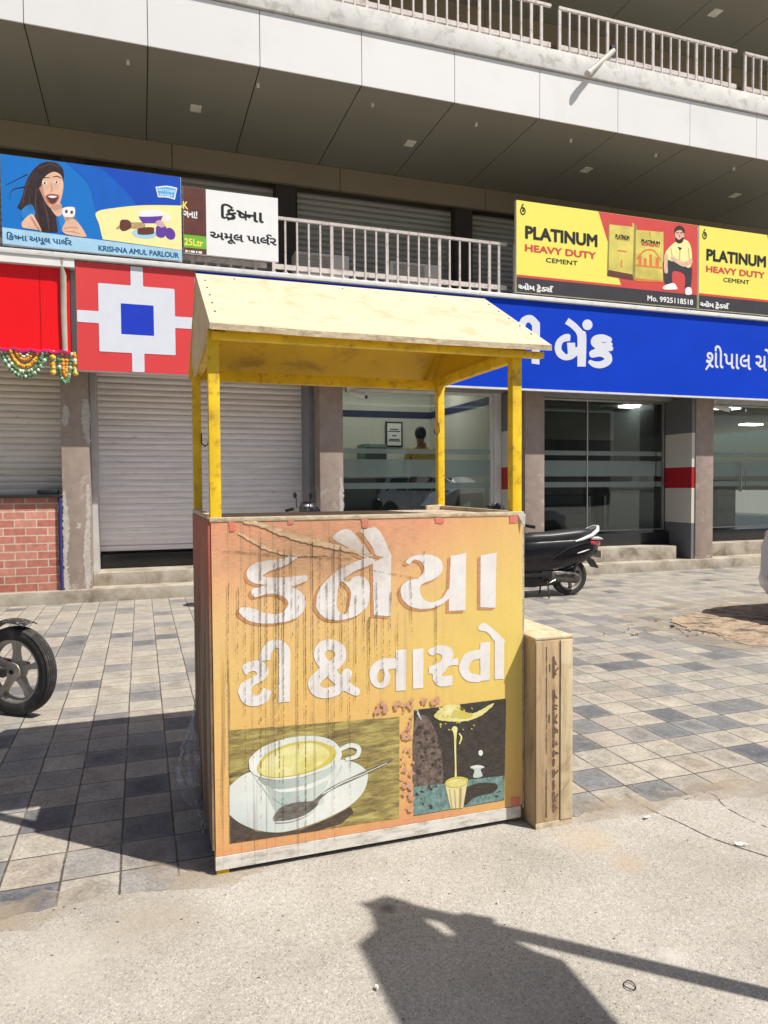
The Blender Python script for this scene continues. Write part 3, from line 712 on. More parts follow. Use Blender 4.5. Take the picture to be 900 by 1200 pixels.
# upper floors
MB().box(-8, -.735, 9.742, 9.92, 4.262, 4.366).build('white_band', m_white, B)
MB().box(-8, 18, 9.93, 22.6, 4.16, 4.36).build('floor_slab', m_slab, B)
MB().box(-8, 18, 9.725, 9.98, 4.368, 4.43).build('ledge', m_ledge, B, bevel=.006)
MB().box(-8, 18, 9.93, 10.08, 3.05, 4.158).build('sign_backing_wall', m_white, B)
def gallery(z0, zs, first):
    # rear wall with shutters between dark columns, beam, soffit, fascia
    x = 2.57*1.015-3.28*3
    while x < 17.5:
        shutter(x+.01, x+2.88, 12.15, z0+.10, zs-.40, m_shutter3, .10, .02)
        MB().box(x+2.89, x+3.23, 11.95, 12.4, z0, zs-.36).build('upper_column', m_darkcol, B, bevel=.005)
        x += 3.28
    MB().box(-8, 18, 12.42, 12.55, z0, zs).build('rear_wall', m_beam, B)
    M = MB(); x = SEAM0-PITCH_X*5+.38
    while x < 18: M.box(x+.006, x+PITCH_X*2-.006, 11.86, 11.94, zs-.38, zs-.004); x += PITCH_X*2
    M.build('beam_panel', m_beam, B)
    M = MB(); x = SEAM0-PITCH_X*5
    while x < 17: M.box(x+.007, x+PITCH_X-.007, 9.385, 11.86, zs, zs+.02); x += PITCH_X
    M.build('soffit', m_soffit, B)
    MB().box(-8, 17, 9.39, 12.4, zs+.024, zs+.05).build('soffit_backing', m_seam, B)
    M = MB(); x = SEAM0-PITCH_X*5
    while x < 17: M.box(x+.0045, x+PITCH_X-.0045, 9.36, 9.38, zs-.002, zs+.70); x += PITCH_X
    M.build('fascia', m_fascia, B)
    MB().box(-8, 17, 9.386, 9.42, zs+.022, zs+.70).build('fascia_backing', m_seam, B)
    MB().box(-8, 18, 9.325, 12.5, zs+.72, zs+1.015).build('floor_slab', m_slab, B, bevel=.008)
gallery(4.36, 6.928, True); gallery(7.94, 10.14, False)
MB().box(-8, 18, 9.5, 22.6, 11.3, 11.5).build('roof', m_slab, B)
MB().box(-8, 18, 22.4, 22.6, 0, 11.3).build('rear_wall', m_beam, B)
for (px, py) in ((229.5,127),(480.5,168),(687,199),(861,229)):
    p = pZ(px, py, 6.924); MB().box(p[0]-.075, p[0]+.075, p[1]-.09, p[1]+.09, 6.916, 6.927).build('ceiling_light', plain('unlit_diffuser', (.78, .75, .62), .4), B)
p = pZ(838, 15, 10.135); MB().box(p[0]-.09, p[0]+.09, p[1]-.10, p[1]+.10, 10.126, 10.138).build('ceiling_light', plain('unlit_diffuser_pale', (.80, .78, .66), .4), B)
for (px, py) in ((150,72),(302.5,99),(436.5,122),(558,145),(669,164),(768.5,181),(860,197)):
    p = pZ(px, py, 6.92); MB().cyl((p[0], p[1], 6.885), (p[0], p[1], 6.93), .022, 10).build('sprinkler', m_silver, B)
def railing(x0, x1, Y, zb, zt, sp=.1665, thick=None):
    M = MB(); M.box(x0, x1, Y-.02, Y+.02, zt-.04, zt); M.box(x0, x1, Y-.008, Y+.03, zb+.10, zb+.165)
    x = x0+.02; k = 0
    while x <= x1-.01:
        w = .022 if k % 5 == 0 or x+sp > x1 else .0125
        M.box(x-w, x+w, Y-.014, Y+.014, zb, zt-.038)
        M.box(x-.032, x+.032, Y+.002, Y+.05, zb-.0, zb+.07)
        x += sp; k += 1
    return M.build('railing', m_rail, B)
railing(1.78, 5.43, 9.92, 4.435, 5.25); railing(5.55, 11.6, 9.92, 4.435, 5.25); railing(-4.3, 1.7, 9.92, 4.435, 5.25)
for a, b in ((-2.6,2.05),(2.12,5.80),(5.93,9.26),(9.42,13.0)):
    railing(a*GK, b*GK, 9.45, 7.945, 8.665, .17)
# glass fronts
def pane(x0, x1, Y, z0, z1, mat=m_glass, frosted=True):
    g = MB().box(x0, x1, Y, Y+.01, z0, z1).build('glass_pane', mat, B)
    if frosted:
        for a, b in ((2.035, 2.115), (1.66, 1.94), (1.465, 1.56)):
            MB().box(x0+.005, x1-.005, Y-.0025, Y-.001, a, b).build('frosted_film', m_frost, g)
    return g
def wframe(x0, x1, Y, z0, z1, w, mat, nm='window_frame'):
    M = MB(); M.box(x0, x1, Y-.03, Y+.04, z1, z1+w); M.box(x0, x1, Y-.03, Y+.04, z0-w*.6, z0)
    M.box(x0-w, x0, Y-.03, Y+.04, z0-w*.6, z1+w); M.box(x1, x1+w, Y-.03, Y+.04, z0-w*.6, z1+w)
    return M.build(nm, mat, B, bevel=.004)
m_alu = plain('aluminium_frame', (.40, .40, .39), .4, .5)
pane(2.90, 5.66, 10.92, .70, 3.02); wframe(2.90, 5.66, 10.92, .70, 3.02, .045, m_white)
MB().box(5.71, 5.845, 10.86, 11.0, .645, 3.3).build('window_jamb', m_white, B, bevel=.004)
pane(6.30, 7.60, 10.92, .68, 3.0, m_glassd); pane(7.612, 9.10, 10.92, .68, 3.0, m_glassd); wframe(6.30, 9.24, 10.92, .68, 3.0, .03, m_alu)
MB().box(7.600, 7.612, 10.91, 10.93, .68, 3.0).build('glass_mullion', m_silver, B)
pane(9.112, 9.235, 10.92, .68, 3.0, m_glassd)
pane(9.84, 11.24, 10.92, .68, 3.0, m_glassd); pane(11.252, 12.80, 10.92, .68, 3.0, m_glassd); wframe(9.84, 12.80, 10.92, .68, 3.0, .03, m_alu)
M = MB(); M.tube([(11.08, 10.86, 1.35), (11.08, 10.86, 1.95)], .013, 8); M.tube([(11.08,10.86,1.38),(11.08,10.915,1.38)], .009, 6); M.tube([(11.08,10.86,1.92),(11.08,10.915,1.92)], .009, 6); M.build('door_handle', m_steel, B, smooth=40)
MB().box(2.86, 5.91, 10.75, 11.0, 3.07, 3.30).build('window_head', plain('grey_head', (.36, .36, .35), .5), B)
MB().box(6.285, 9.37, 10.75, 11.0, 3.04, 3.30).build('window_head', plain('grey_head_dark', (.33, .33, .32), .5), B)
MB().box(9.77, 12.83, 10.75, 11.0, 3.04, 3.30).build('window_head', plain('white_head', (.55, .55, .53), .5), B)
# rooms behind the glass
m_floor = plain('bank_floor', (.22, .21, .19), .25)
m_dkwall = plain('dark_bank_wall', (.085, .083, .082), .7, var=.1)
m_band = plain('navy_wall_band', (.012, .02, .085), .5)
MB().box(2.5, 18, 11.62, 22.4, .52, .60).build('interior_floor', m_floor, B)
MB().box(2.5, 6.05, 11.0, 22.4, 3.70, 3.80).build('interior_ceiling', m_wall, B); MB().box(6.05, 18, 11.0, 22.4, 3.14, 3.24).build('interior_ceiling', m_wall, B)
MB().box(2.5, 5.95, 14.1, 14.2, .6, 3.70).build('interior_wall', m_wall, B)
MB().box(5.88, 5.98, 11.01, 14.1, .6, 3.70).build('interior_wall', m_wall, B)
MB().box(2.5, 2.6, 11.01, 14.1, .6, 3.70).build('interior_wall', m_wall, B)
M = MB(); M.box(2.6, 5.88, 14.085, 14.098, 2.94, 3.075); M.box(5.866, 5.878, 11.2, 14.08, 2.94, 3.075); M.build('wall_band', m_band, B)
MB().box(6.0, 18, 22.0, 22.1, .6, 3.13).build('interior_wall', m_dkwall, B)
MB().box(6.0, 6.1, 11.01, 22.0, .6, 3.13).build('interior_wall', m_dkwall, B)
MB().box(8.05, 8.12, 14.6, 22.0, .6, 3.13).build('interior_partition', m_dkwall, B)
MB().box(9.72, 9.80, 11.4, 13.0, 1.9, 3.13).build('interior_partition', plain('glass_partition', (.16, .17, .17), .3), B)
for x0, y0, l in ((3.4, 12.6, .9), (4.7, 12.6, .9)):
    MB().box(x0, x0+l, y0, y0+.35, 3.66, 3.69).build('interior_light', m_lamp, B)
for q in ((743, 477), (754, 498), (850, 479), (880, 498)):
    p = pZ(*q, 3.11); MB().box(p[0]-.28, p[0]+.28, p[1]-.14, p[1]+.14, 3.10, 3.135).build('interior_light', m_lamp, B)
# opposite side of the street, seen only mirrored in the glass
OB = thing('row_building', (8, -24, 0), 'plain low row building across the street, mirrored in the bank glass', 'building')
MB().box(-18, 34, -30, -24, -.02, 7.0).build('wall', plain('opposite_wall', (.13, .12, .11), .8), OB)
for i in range(12):
    MB().box(-16+i*4.1, -14+i*4.1, -23.99, -23.9, 3.9, 5.6).build('window', m_carglass, OB)
    MB().box(-17+i*4.1, -13.6+i*4.1, -23.99, -23.9, .05, 2.8).build('shutter', m_shutter3, OB)

# ================================================================== things on the building
t = thing('brick_counter', (-2.2, 10.3, .165), 'red brick counter with black stone top below the left shutter', 'counter')
MB().box(-4.05, -1.03, 10.2, 10.7, .166, 1.385).build('front', m_brick, t, bevel=.004)
MB().box(-4.05, -.99, 10.13, 10.7, 1.386, 1.425).build('top', m_granite, t, bevel=.006)
M = MB(); M.tube([(-1.0, 10.17, .17), (-1.005, 10.17, .9), (-1.0, 10.17, 1.38)], .022, 8); M.build('blue_tarp_edge', plain('dark_blue_tarp', (.03, .035, .16), .5), t, smooth=50)
tag(MB().box(-1.28, -1.03, 10.2, 10.42, 1.428, 1.49).build('tray', m_black, None, origin=(-1.15, 10.3, 1.428), bevel=.02), 'small black tray lying on the black counter top', 'tray')

def sign(name, label, cat, x0, x1, z0, z1, Y, d, face, ret=None, **k):
    t = thing(name, ((x0+x1)/2, Y+d/2, z0), label, cat, k.get('group'))
    MB().box(x0, x1, Y+.004, Y+d, z0, z1).build('sign_box', ret or m_ledge, t, bevel=.004)
    MB().box(x0+.003, x1-.003, Y, Y+.0035, z0+.003, z1-.003).build('sign_face', face, t)
    return t
# blue bank sign
YS = 9.77
t = sign('bank_sign', 'long bright blue bank fascia sign with white Gujarati lettering', 'sign', .735, 17.5, 2.985, 4.362, YS, .13, m_blue, m_ledge)
MB().box(.735, 17.5, YS-.012, YS-.0005, 2.975, 3.004).build('sign_trim', m_ledge, t)
E5 = lambda *P: [(560+a/5, 350+b/5) + ((c[0]/5,) if c else ()) for a, b, *c in P]
fnS = lambda x, y: tuple(pY(x, y, YS-.003))
flat('lettering', [('s', E5((255,165,42),(272,128,42),(308,118,44),(340,150,46))), ('s', E5((341,150,46),(340,250,46),(338,360,46))), ('p', E5((315,345),(361,345),(361,386),(315,380))),
    ('s', E5((205,352,44),(155,350,44),(132,335,36))), ('s', E5((132,335,36),(140,300,40),(180,280,42),(205,250,42),(190,215,40),(150,215,36)))], fnS, m_greyflex, t, .35)
flat('lettering', [('c', E5((540,210),(500,212),(462,245),(450,290),(465,335),(505,360),(550,355),(583,332),(583,332),(583,398),(583,398),(632,398),(632,398),(635,215),(612,185),(575,145),(532,113),(532,113),(510,147),(510,147),(545,170),(580,212),(583,282),(583,282),(572,284),(570,258),(570,258),(522,258),(522,258),(526,322),(508,318),(490,293),(500,256),(540,248),(540,248))), ('e', *E5((642,153))[0], 5.9, 6.2, 0)], fnS, m_greyflex, t, .35)
flat('lettering', [('s', E5((768,240,34),(730,232,46),(692,240,48),(688,262,46),(725,280,44),(775,268,28))), ('s', E5((778,292,30),(725,298,36),(672,322,40))), ('s', E5((672,328,36),(720,318,44),(758,335,46),(762,365,44),(725,386,42),(685,385,36),(660,372,26)))], fnS, m_greyflex, t, .35)
line('lettering', 'એચડીએફ', (300, 376), (508, 424), YS-.003, m_greyflex, t, .03, .04)
A_, B_ = pY(827, 404, YS), pY(912, 432, YS)
fit_flat('lettering', SHRI, A_[0], A_[0]+1.66, pY(827, 430, YS)[2]-.05, A_[2]+.0, YS-.003, m_greyflex, t, .012)
# red square logo sign
t = sign('logo_sign', 'square red sign with white frame cross and blue centre square', 'sign', -.725, .725, 2.99, 4.352, YS-.002, .14, m_redsign, m_ledge)
cx, cz, s = 0, 3.67, .70
fX = lambda x, y: (x, YS-.0055, y)
M_ = [('p', [(-.465, cz-.43), (.465, cz-.43), (.465, cz+.43), (-.465, cz+.43)]), ('-', ('p', [(-.20, cz-.195), (.20, cz-.195), (.20, cz+.195), (-.20, cz+.195)])),
      ('p', [(-.075, cz+.42), (.075, cz+.42), (.075, 4.345), (-.075, 4.345)]), ('p', [(-.075, 3.0), (.075, 3.0), (.075, cz-.42), (-.075, cz-.42)]),
      ('p', [(-.718, cz-.075), (-.46, cz-.075), (-.46, cz+.075), (-.718, cz+.075)]), ('p', [(.46, cz-.075), (.718, cz-.075), (.718, cz+.075), (.46, cz+.075)])]
for nm, q in (('emblem', M_),): flat(nm, q, fX, m_greyflex, t, .0125)
MB().box(-.199, .199, YS-.0065, YS-.0026, cz-.194, cz+.194).build('emblem_centre', m_logoblue, t)
# scarlet parlour sign (its figure is left out)
t = sign('parlour_light_box', 'glossy scarlet light box at the left edge above the garland', 'sign', -4.0, -.80, 3.20, 4.258, 9.82, .09, m_redglow, m_darkred)
MB().box(-1.14, -1.138, 9.814, 9.8195, 3.21, 4.25).build('panel_seam', m_darkred, t)
tag(MB().tube([(-.875, 9.74, 4.42), (-.878, 9.75, 4.25), (-.868, 9.785, 4.18), (-.872, 9.785, 3.7), (-.866, 9.785, 3.215)], [.02, .022, .036, .034, .03], 8, flat=.35).build('hanging_cloth_strip', plain('beige_strip', (.42, .38, .31), .7), None, origin=(-.87, 9.75, 4.42), smooth=50), 'narrow beige strip hanging down the front of the scarlet light box', 'strip')
# garland (toran)
t = thing('flower_garland', (-1.3, 9.79, 3.2), 'festoon garland of green, orange and yellow flowers below the scarlet light box', 'garland')
cols = {'leaf': plain('garland_green', (.10, .22, .10), .6, var=.5, scale=60), 'org': plain('garland_orange', (.62, .26, .03), .6, var=.3, scale=60), 'yel': plain('garland_yellow', (.70, .50, .06), .6, var=.3, scale=60), 'pink': plain('garland_pink', (.45, .02, .12), .5, var=.3), 'pale': plain('garland_pale', (.55, .62, .48), .6)}
gr = random.Random(11)
names = {'leaf': 'leaf_string', 'org': 'orange_flowers', 'yel': 'yellow_flowers', 'pink': 'pink_ribbon', 'pale': 'pale_blossoms'}
def string(beads, nm):
    """one string of flowers: beads of two colours in one mesh"""
    ks = sorted({b[0] for b in beads}); M = MB(); fm = []
    for k, x, z, r in beads:
        n0 = len(M.f); M.sph((x, 9.79+gr.uniform(-.012, .012), z), r*gr.uniform(.8, 1.2), 4, (1, .7, 1)); fm += [ks.index(k)]*(len(M.f)-n0)
    return link_mesh(nm, M.v, M.f, None, t, smooth=60, mats=[cols[k] for k in ks], fmat=fm)
MB().tube([(-2.6+.05*i, 9.79, 3.205+.012*math.sin(i*1.7)) for i in range(37)], .026, 6).build('pink_ribbon', cols['pink'], t, smooth=60)
def arc(x0, x1, sag, k, r, alt=None):
    N = int((abs(x1-x0)+2*sag)/(r*.95)); bs = []
    for i in range(N+1):
        u = i/N; bs.append((alt if alt and i % 3 == 0 else k, x0+(x1-x0)*u, 3.19-sag*(1-(2*u-1)**2)**.7, r))
    string(bs, names[k])
for c in (-1.33, -2.05):
    arc(c-.25, c+.25, .30, 'leaf', .028, 'pale'); arc(c-.205, c+.205, .245, 'leaf', .024, 'pale'); arc(c-.15, c+.15, .18, 'org', .028, 'yel'); arc(c-.09, c+.09, .1, 'org', .024); arc(c-.05, c+.05, .06, 'pale', .018)
for x in (-1.005, -1.68, -.76):
    string([(('yel', 'org', 'yel', 'pale')[i % 4], x+gr.uniform(-.01, .01), 3.2-.031*i, .032) for i in range(9)], 'flower_tassel')
arc(-.95, -.80, .36, 'leaf', .027, 'pale'); arc(-.90, -.85, .28, 'org', .028)

# ---- ice cream billboard
YB = 9.735
def billboard(name, label, px0, px1, Y, d, face, cat='billboard'):
    """px0 top left, px1 bottom right pixel of the board"""
    A, Bq = pY(*px0, Y), pY(*px1, Y)
    t = sign(name, label, cat, A[0], Bq[0], Bq[2], A[2], Y, d, face, m_ledge); return t, A, Bq
t, A, Bq = billboard('ice_cream_billboard', 'blue ice cream billboard with laughing woman at upper left', (0, 180), (213.5, 306), YB, .05, m_skyblue)
K = lambda *P: [(0+a/4.09, 170+b/4.09)+((c[0]/4.09,) if c else ()) for a, b, *c in P]
x0, x1, z0, z1 = A[0]+.004, Bq[0]-.004, Bq[2]+.004, A[2]-.004
def clipb(sh): # keep print inside the board: drawn in board metres
    return sh
def fY(dy): return lambda x, y: (lambda p: (min(max(p[0], x0), x1), p[1], min(max(p[2], z0), z1)))(pY(x, y, YB-dy))
fl = lambda nm, shp, mt, dy, res=.5, **k: flat(nm, shp, fY(dy), mt, t, res, **k)
fl('print_swoosh', [('c', K((330,55),(560,300),(640,430),(880,300),(880,140),(600,95)))], m_skyblue2, .001, .8)
fl('print_swoosh', [('c', K((300,60),(420,180),(480,330),(650,300),(560,180),(430,80)))], m_skyblue3, .0016, .8)
fl('print_strip', [('p', K((-5,392),(875,506),(890,570),(-5,470)))], m_paleblue, .0022, .8)
fl('print_panel', [('c', K((462,322),(560,300),(700,288),(878,290),(878,290),(878,505),(878,505),(492,452),(492,452),(475,380)))], m_yel2, .0028, .6)
fl('print_hair', [('c', K((150,130),(200,85),(260,82),(296,106),(306,135),(304,165),(290,170),(262,230),(258,290),(268,340),(278,418),(278,418),(196,414),(178,380),(165,345),(120,318),(85,300),(92,280),(108,240),(122,185))), ('s', K((130,140,5),(80,165,3),(30,190,2))), ('s', K((120,200,6),(60,215,3),(45,260,2)))], m_hairp, .003, .4)
fl('print_shoulder', [('c', K((105,370),(150,330),(175,360),(200,410),(200,410),(108,396),(108,396)))], m_skin, .0036, .4)
fl('print_dress', [('c', K((105,310),(150,285),(170,330),(150,345),(110,355))), ('c', K((280,330),(330,300),(360,330),(410,430),(410,430),(290,418),(290,418)))], plain('print_dress_blue', (.02, .22, .62), .5, var=.3), .0034, .4)
fl('print_face', [('c', K((195,150),(240,125),(285,135),(303,180),(300,230),(285,280),(255,305),(225,285),(200,235),(185,190))), ('c', K((235,280),(290,280),(300,330),(300,330),(270,340)))], m_skin, .0042, .4)
fl('print_hair', [('c', K((172,200),(182,160),(205,122),(255,108),(298,128),(305,170),(290,142),(262,128),(232,138),(205,165),(195,200)))], m_hairp, .0048, .4)
fl('print_eyes', [('e', *K((213,182))[0], 2.6, 1.7, 10), ('e', *K((270,178))[0], 2.6, 1.7, 5)], m_pwhite, .0052, .25)
fl('print_eyes', [('e', *K((214,182))[0], 1.2, 1.3, 0), ('e', *K((271,178))[0], 1.2, 1.3, 0), ('s', K((190,168,3),(210,157,4),(236,156,3))), ('s', K((254,153,3),(275,149,4),(294,159,3)))], m_hairp, .0058, .2)
m_skin2 = plain('print_skin_shade', (.52, .28, .19), .5, var=.15, scale=14)
m_hair2 = plain('print_hair_light', (.10, .05, .045), .5, var=.4, scale=30)
fl('print_hair_strands', [('s', K((150,150,3),(120,215,5),(110,280,4))), ('s', K((175,200,4),(170,280,6),(185,360,4))), ('s', K((205,260,3),(225,330,6),(235,400,4))), ('s', K((190,110,3),(240,92,4),(285,105,2))), ('s', K((140,250,3),(150,310,4),(175,350,3)))], m_hair2, .0033, .3)
fl('print_face_shade', [('s', K((243,185,4),(250,215,7),(240,226,4))), ('c', K((196,160),(206,190),(214,240),(238,290),(225,285),(202,240),(188,195))), ('c', K((240,292),(285,285),(296,300),(262,312)))], m_skin2, .0046, .3)
fl('print_lips', [('c', K((219,243),(250,233),(283,243),(272,274),(250,286),(230,272)))], plain('print_lips', (.50, .10, .09), .5), .0048, .25)
fl('print_arm_shade', [('s', K((150,345,6),(175,385,8),(195,412,8))), ('s', K((308,400,5),(340,395,5),(375,398,4))), ('s', K((312,415,4),(345,415,5),(385,425,4)))], m_skin2, .0060, .3)
fl('print_mouth', [('c', K((225,245),(250,238),(278,245),(268,270),(250,280),(235,268)))], m_brownp, .0052, .25)
fl('print_mouth', [('c', K((229,246),(250,242),(274,246),(252,254)))], m_pwhite, .0058, .2)
fl('print_cone', [('p', K((305,335),(358,335),(350,370),(312,370)))], m_cone, .0046, .3)
fl('print_cone', [('c', K((300,305),(330,296),(358,302),(356,340),(330,345),(304,340)))], m_pwhite, .0052, .3)
fl('print_cone', [('e', *K((318,318))[0], 1.6, 2, 0), ('e', *K((344,322))[0], 1.6, 2, 0)], m_brownp, .0058, .25)
fl('print_hand', [('c', K((300,395),(320,365),(355,355),(385,385),(410,425),(410,440),(340,432),(305,420))), ('s', K((318,372,13),(352,362,12))), ('s', K((312,392,12),(372,384,11)))], m_skin, .0056, .3)
fl('print_product', [('c', K((670,335),(785,330),(785,330),(765,375),(765,375),(685,375),(685,375)))], m_purple, .0034, .35)
fl('print_product', [('c', K((664,318),(730,308),(790,322),(788,338),(670,342))), ('e', *K((738,325))[0], 7, 2.5, 0), ('e', *K((802,352))[0], 4.2, 4.2, 0)], m_pwhite, .004, .35)
fl('print_product', [('s', K((560,400,8),(600,385,26),(680,388,34)))], m_cone, .0034, .35)
fl('print_product', [('c', K((580,360),(620,362),(628,395),(595,412),(575,400)))], m_brownp, .004, .35)
fl('print_plate', [('e', *K((692,425))[0], 14.5, 5.6, 4)], m_paleblue, .004, .35)
fl('print_product', [('c', K((662,400),(735,395),(735,425),(665,428)))], m_brownp, .0048, .35)
fl('print_product', [('c', K((750,390),(795,390),(788,440),(752,436))), ('e', *K((815,425))[0], 5.8, 7.4, -30)], m_purple, .004, .35)
fl('print_product', [('c', K((745,370),(770,360),(792,385),(770,395)))], plain('print_pink', (.6, .4, .45), .5), .0048, .35)
fl('print_badge', [('c', K((745,200),(745,200),(800,195),(850,205),(850,205),(838,262),(838,262),(800,252),(757,250),(757,250)))], m_pwhite, .0034, .3)
fl('print_badge', [('c', K((750,205),(750,205),(800,201),(844,210),(844,210),(833,255),(833,255),(800,246),(762,244),(762,244)))], plain('print_sky', (.10, .42, .75), .4), .004, .3)
line('lettering', 'HAVTHAM', (184.5, 220.5), (204.5, 226), YB-.0046, m_pwhite, t, .01, .05)
line('lettering', 'ICE CREAM' if False else 'EATERY', (187.5, 226.5), (202.5, 231), YB-.0046, m_pwhite, t, .01, .05)
line('lettering', KAP, (8, 271.5), (84, 290), YB-.0034, m_navytext, t, .03)
line('lettering', 'KRISHNA AMUL PARLOUR', (115.5, 287.5), (209.5, 302.5), YB-.0034, m_navytext, t, .035)
# ---- small parlour board
t, A, Bq = billboard('parlour_name_board', 'white board with black Gujarati name and brown advert strip beside the billboard', (214, 218), (326.5, 307), 9.75, .04, m_pwhite)
YP = 9.75
bx = pY(241, 218, YP)[0]
MB().box(A[0]+.004, bx, YP-.002, YP-.0005, Bq[2]+.004, A[2]-.004).build('print_strip', m_brownp, t)
zz = lambda y: pY(228, y, YP)[2]
MB().box(A[0]+.004, bx, YP-.004, YP-.0025, zz(291), zz(276)).build('print_strip', m_greenp, t)
M = MB(); _x = A[0]+.02
for _w in (.03,.012,.05,.02,.045): M.box(_x, _x+_w, YP-.004, YP-.0025, zz(296.5), zz(294)); _x += _w+.014
M.build('small_print', m_pwhite, t)
line('lettering', 'K', (214.5, 236), (220, 245), YP-.004, m_yel, t, .03)
line('lettering', 'ગના!', (215, 246), (231, 256), YP-.004, m_pwhite, t, .03)
line('lettering', '25Ltr', (216, 279), (238, 289), YP-.0055, m_yel, t, .03)
line('lettering', KRISHNA, (259.5, 238.5), (308.5, 262.5), YP-.002, m_pblack, t, .025)
line('lettering', AMUL, (246.5, 267.5), (324, 291), YP-.002, m_pblack, t, .025)
# ---- cement billboards
def cement(px0, px1, dx, label):
    t, A, Bq = billboard('cement_billboard', label, px0, px1, YB, .06, m_yel)
    X0, X1, Z0, Z1 = A[0]+.006, Bq[0]-.006, Bq[2]+.006, A[2]-.006
    H = Z1-Z0
    # drawn in metres from the board's lower left corner
    g = lambda dy: (lambda x, y: (X0+min(max(x, 0), X1-X0), YB-dy, Z0+min(max(y, 0), H)))
    F_ = lambda nm, shp, mt, dy, res=.012, **k: flat(nm, shp, g(dy), mt, t, res, **k)
    # photo pixel -> board metres on the first board
    O = pY(601, 343, YB)
    q = lambda x, y: (pY(590+x/3.75, 230+y/3.75, YB)[0]-X0B, pY(590+x/3.75, 230+y/3.75, YB)[2]-Z0B)
    Q = lambda *P: [q(a, b)+((c[0]*.0042,) if c else ()) for a, b, *c in P]
    F_('print_strip', [('p', [(-1, -.02), (X1-X0+1, -.02), (X1-X0+1, .225), (-1, .225)])], m_pgrey, .001)
    F_('print_strip', [('p', [(-1, .225), (X1-X0+1, .225), (X1-X0+1, .262), (-1, .262)])], m_pred, .001)
    F_('print_red', [('p', Q((415,60),(900,125),(900,470),(520,400))), ('-', ('p', [(-1, -.1), (5, -.1), (5, .262), (-1, .262)]))], m_pred, .0015)
    def L(s, a, b, m, grow, dy=.003):
        p, r = q(*a), q(*b); lo = text_loops(s) if isinstance(s, str) else None
        S = [('t', lo)] if lo else s; bb = shapes_box(S)
        flat('lettering', S, lambda x, y: (X0+p[0]+(x-bb[0])/(bb[2]-bb[0])*(r[0]-p[0]), YB-dy, Z0+r[1]+(y-bb[1])/(bb[3]-bb[1])*(p[1]-r[1])), m, t, .03, grow)
    L('PLATINUM', (98, 132), (410, 222), m_pblack, .042)
    L('HEAVY DUTY', (96, 212), (405, 276), m_pred, .036)
    L('CEMENT', (187, 270), (325, 305), m_pblack, .012)
    L(OMT, (66, 381), (218, 428), m_pwhite, .045)
    if dx == 0: L('Mo. 9925118518', (633, 436), (832, 478), m_pwhite, .025)
    F_('print_mark', [('e', *q(85,65), .048, .062, 0), ('-', ('e', *q(85,65), .030, .042, 0)), ('s', Q((86,36,5),(80,48,4),(92,58,4))), ('e', *q(86,64), .016, .02, 0)], m_pblack, .003, .006)
    # bags
    m_bag = plain('print_bag_yellow', (.66, .57, .12), .5, var=.3, scale=3)
    F_('print_bag', [('p', Q((462,100),(585,128),(578,372),(455,350)))], plain('bag_shadow', (.30, .25, .05), .5) if dx == 0 else m_yel2, .003)
    F_('print_bag', [('c', Q((466,104),(466,104),(560,120),(572,130),(566,350),(566,350),(462,330),(462,330)))], m_bag, .0038)
    F_('print_bag', [('p', Q((464,100),(562,118),(570,135),(466,124)))], m_pred, .0044)
    F_('print_bag', [('p', Q((460,324),(566,344),(572,370),(456,350)))], m_brownp, .0044)
    F_('print_bag', [('c', Q((582,148),(582,148),(690,158),(702,170),(700,372),(700,372),(578,370),(578,370)))], m_bag, .0038)
    F_('print_bag', [('p', Q((580,300),(702,312),(702,320),(580,308))), ('p', Q((580,360),(702,372),(702,380),(580,374))), ('s', Q((585,275,6),(620,240,6),(660,240,6),(690,280,6))), ('p', Q((592,262),(606,262),(606,302),(592,300))), ('p', Q((616,272),(628,274),(628,304),(616,303))), ('p', Q((640,255),(652,256),(652,307),(640,306))), ('p', Q((668,268),(682,270),(682,310),(668,308)))], m_porange, .0046, .008)
    L('PLATINUM', (492, 168), (552, 194), m_pblack, .05, .0052); L('HEAVY DUTY', (494, 186), (552, 198), m_porange, .02, .0052)
    L('PLATINUM', (606, 190), (686, 214), m_pblack, .05, .0052); L('SUPREMO', (608, 206), (684, 226), m_pred, .05, .0052)
    F_('print_bag', [('p', Q((500,236),(540,241),(540,247),(500,242))), ('s', Q((520,284,6),(516,300,6),(521,312,5))), ('s', Q((642,158,5),(644,172,5)))], m_porange, .0052, .008)
    # crouching man
    F_('print_trousers', [('c', Q((700,290),(740,275),(820,310),(828,340),(822,405),(822,405),(796,405),(796,405),(795,345),(745,330),(742,385),(742,385),(708,385),(708,385)))], m_pgrey, .0038)
    F_('print_shirt', [('c', Q((750,205),(790,190),(818,210),(828,270),(815,315),(770,290),(735,285),(715,270),(712,245)))], m_yel2, .0046)
    F_('print_skin', [('c', Q((752,160),(768,142),(790,150),(792,180),(780,205),(762,200))), ('s', Q((714,265,20),(712,300,18),(714,330,18))), ('s', Q((822,285,20),(790,300,18),(740,272,16)))], m_skin, .0054)
    F_('print_hair', [('c', Q((750,165),(755,138),(775,130),(794,145),(793,165),(780,150),(760,153))), ('c', Q((757,182),(770,192),(790,180),(786,202),(770,208),(758,200))), ('p', Q((764,222),(784,228),(774,240)))], m_hairp, .0062, .008)
    F_('print_face', [('e', *q(765,168), .007, .006, 0), ('e', *q(781,168), .007, .006, 0), ('s', Q((758,162,3),(769,160,3))), ('s', Q((776,160,3),(787,162,3))), ('s', Q((773,172,3),(774,180,4)))], m_hairp, .0062, .004)
    F_('print_shirt_folds', [('s', Q((775,240,5),(772,290,5))), ('s', Q((735,230,4),(742,275,6))), ('s', Q((812,230,4),(816,290,5))), ('s', Q((750,275,5),(800,300,5)))], plain('print_fold', (.55, .46, .12), .5) if dx == 0 else m_yel, .0052, .006)
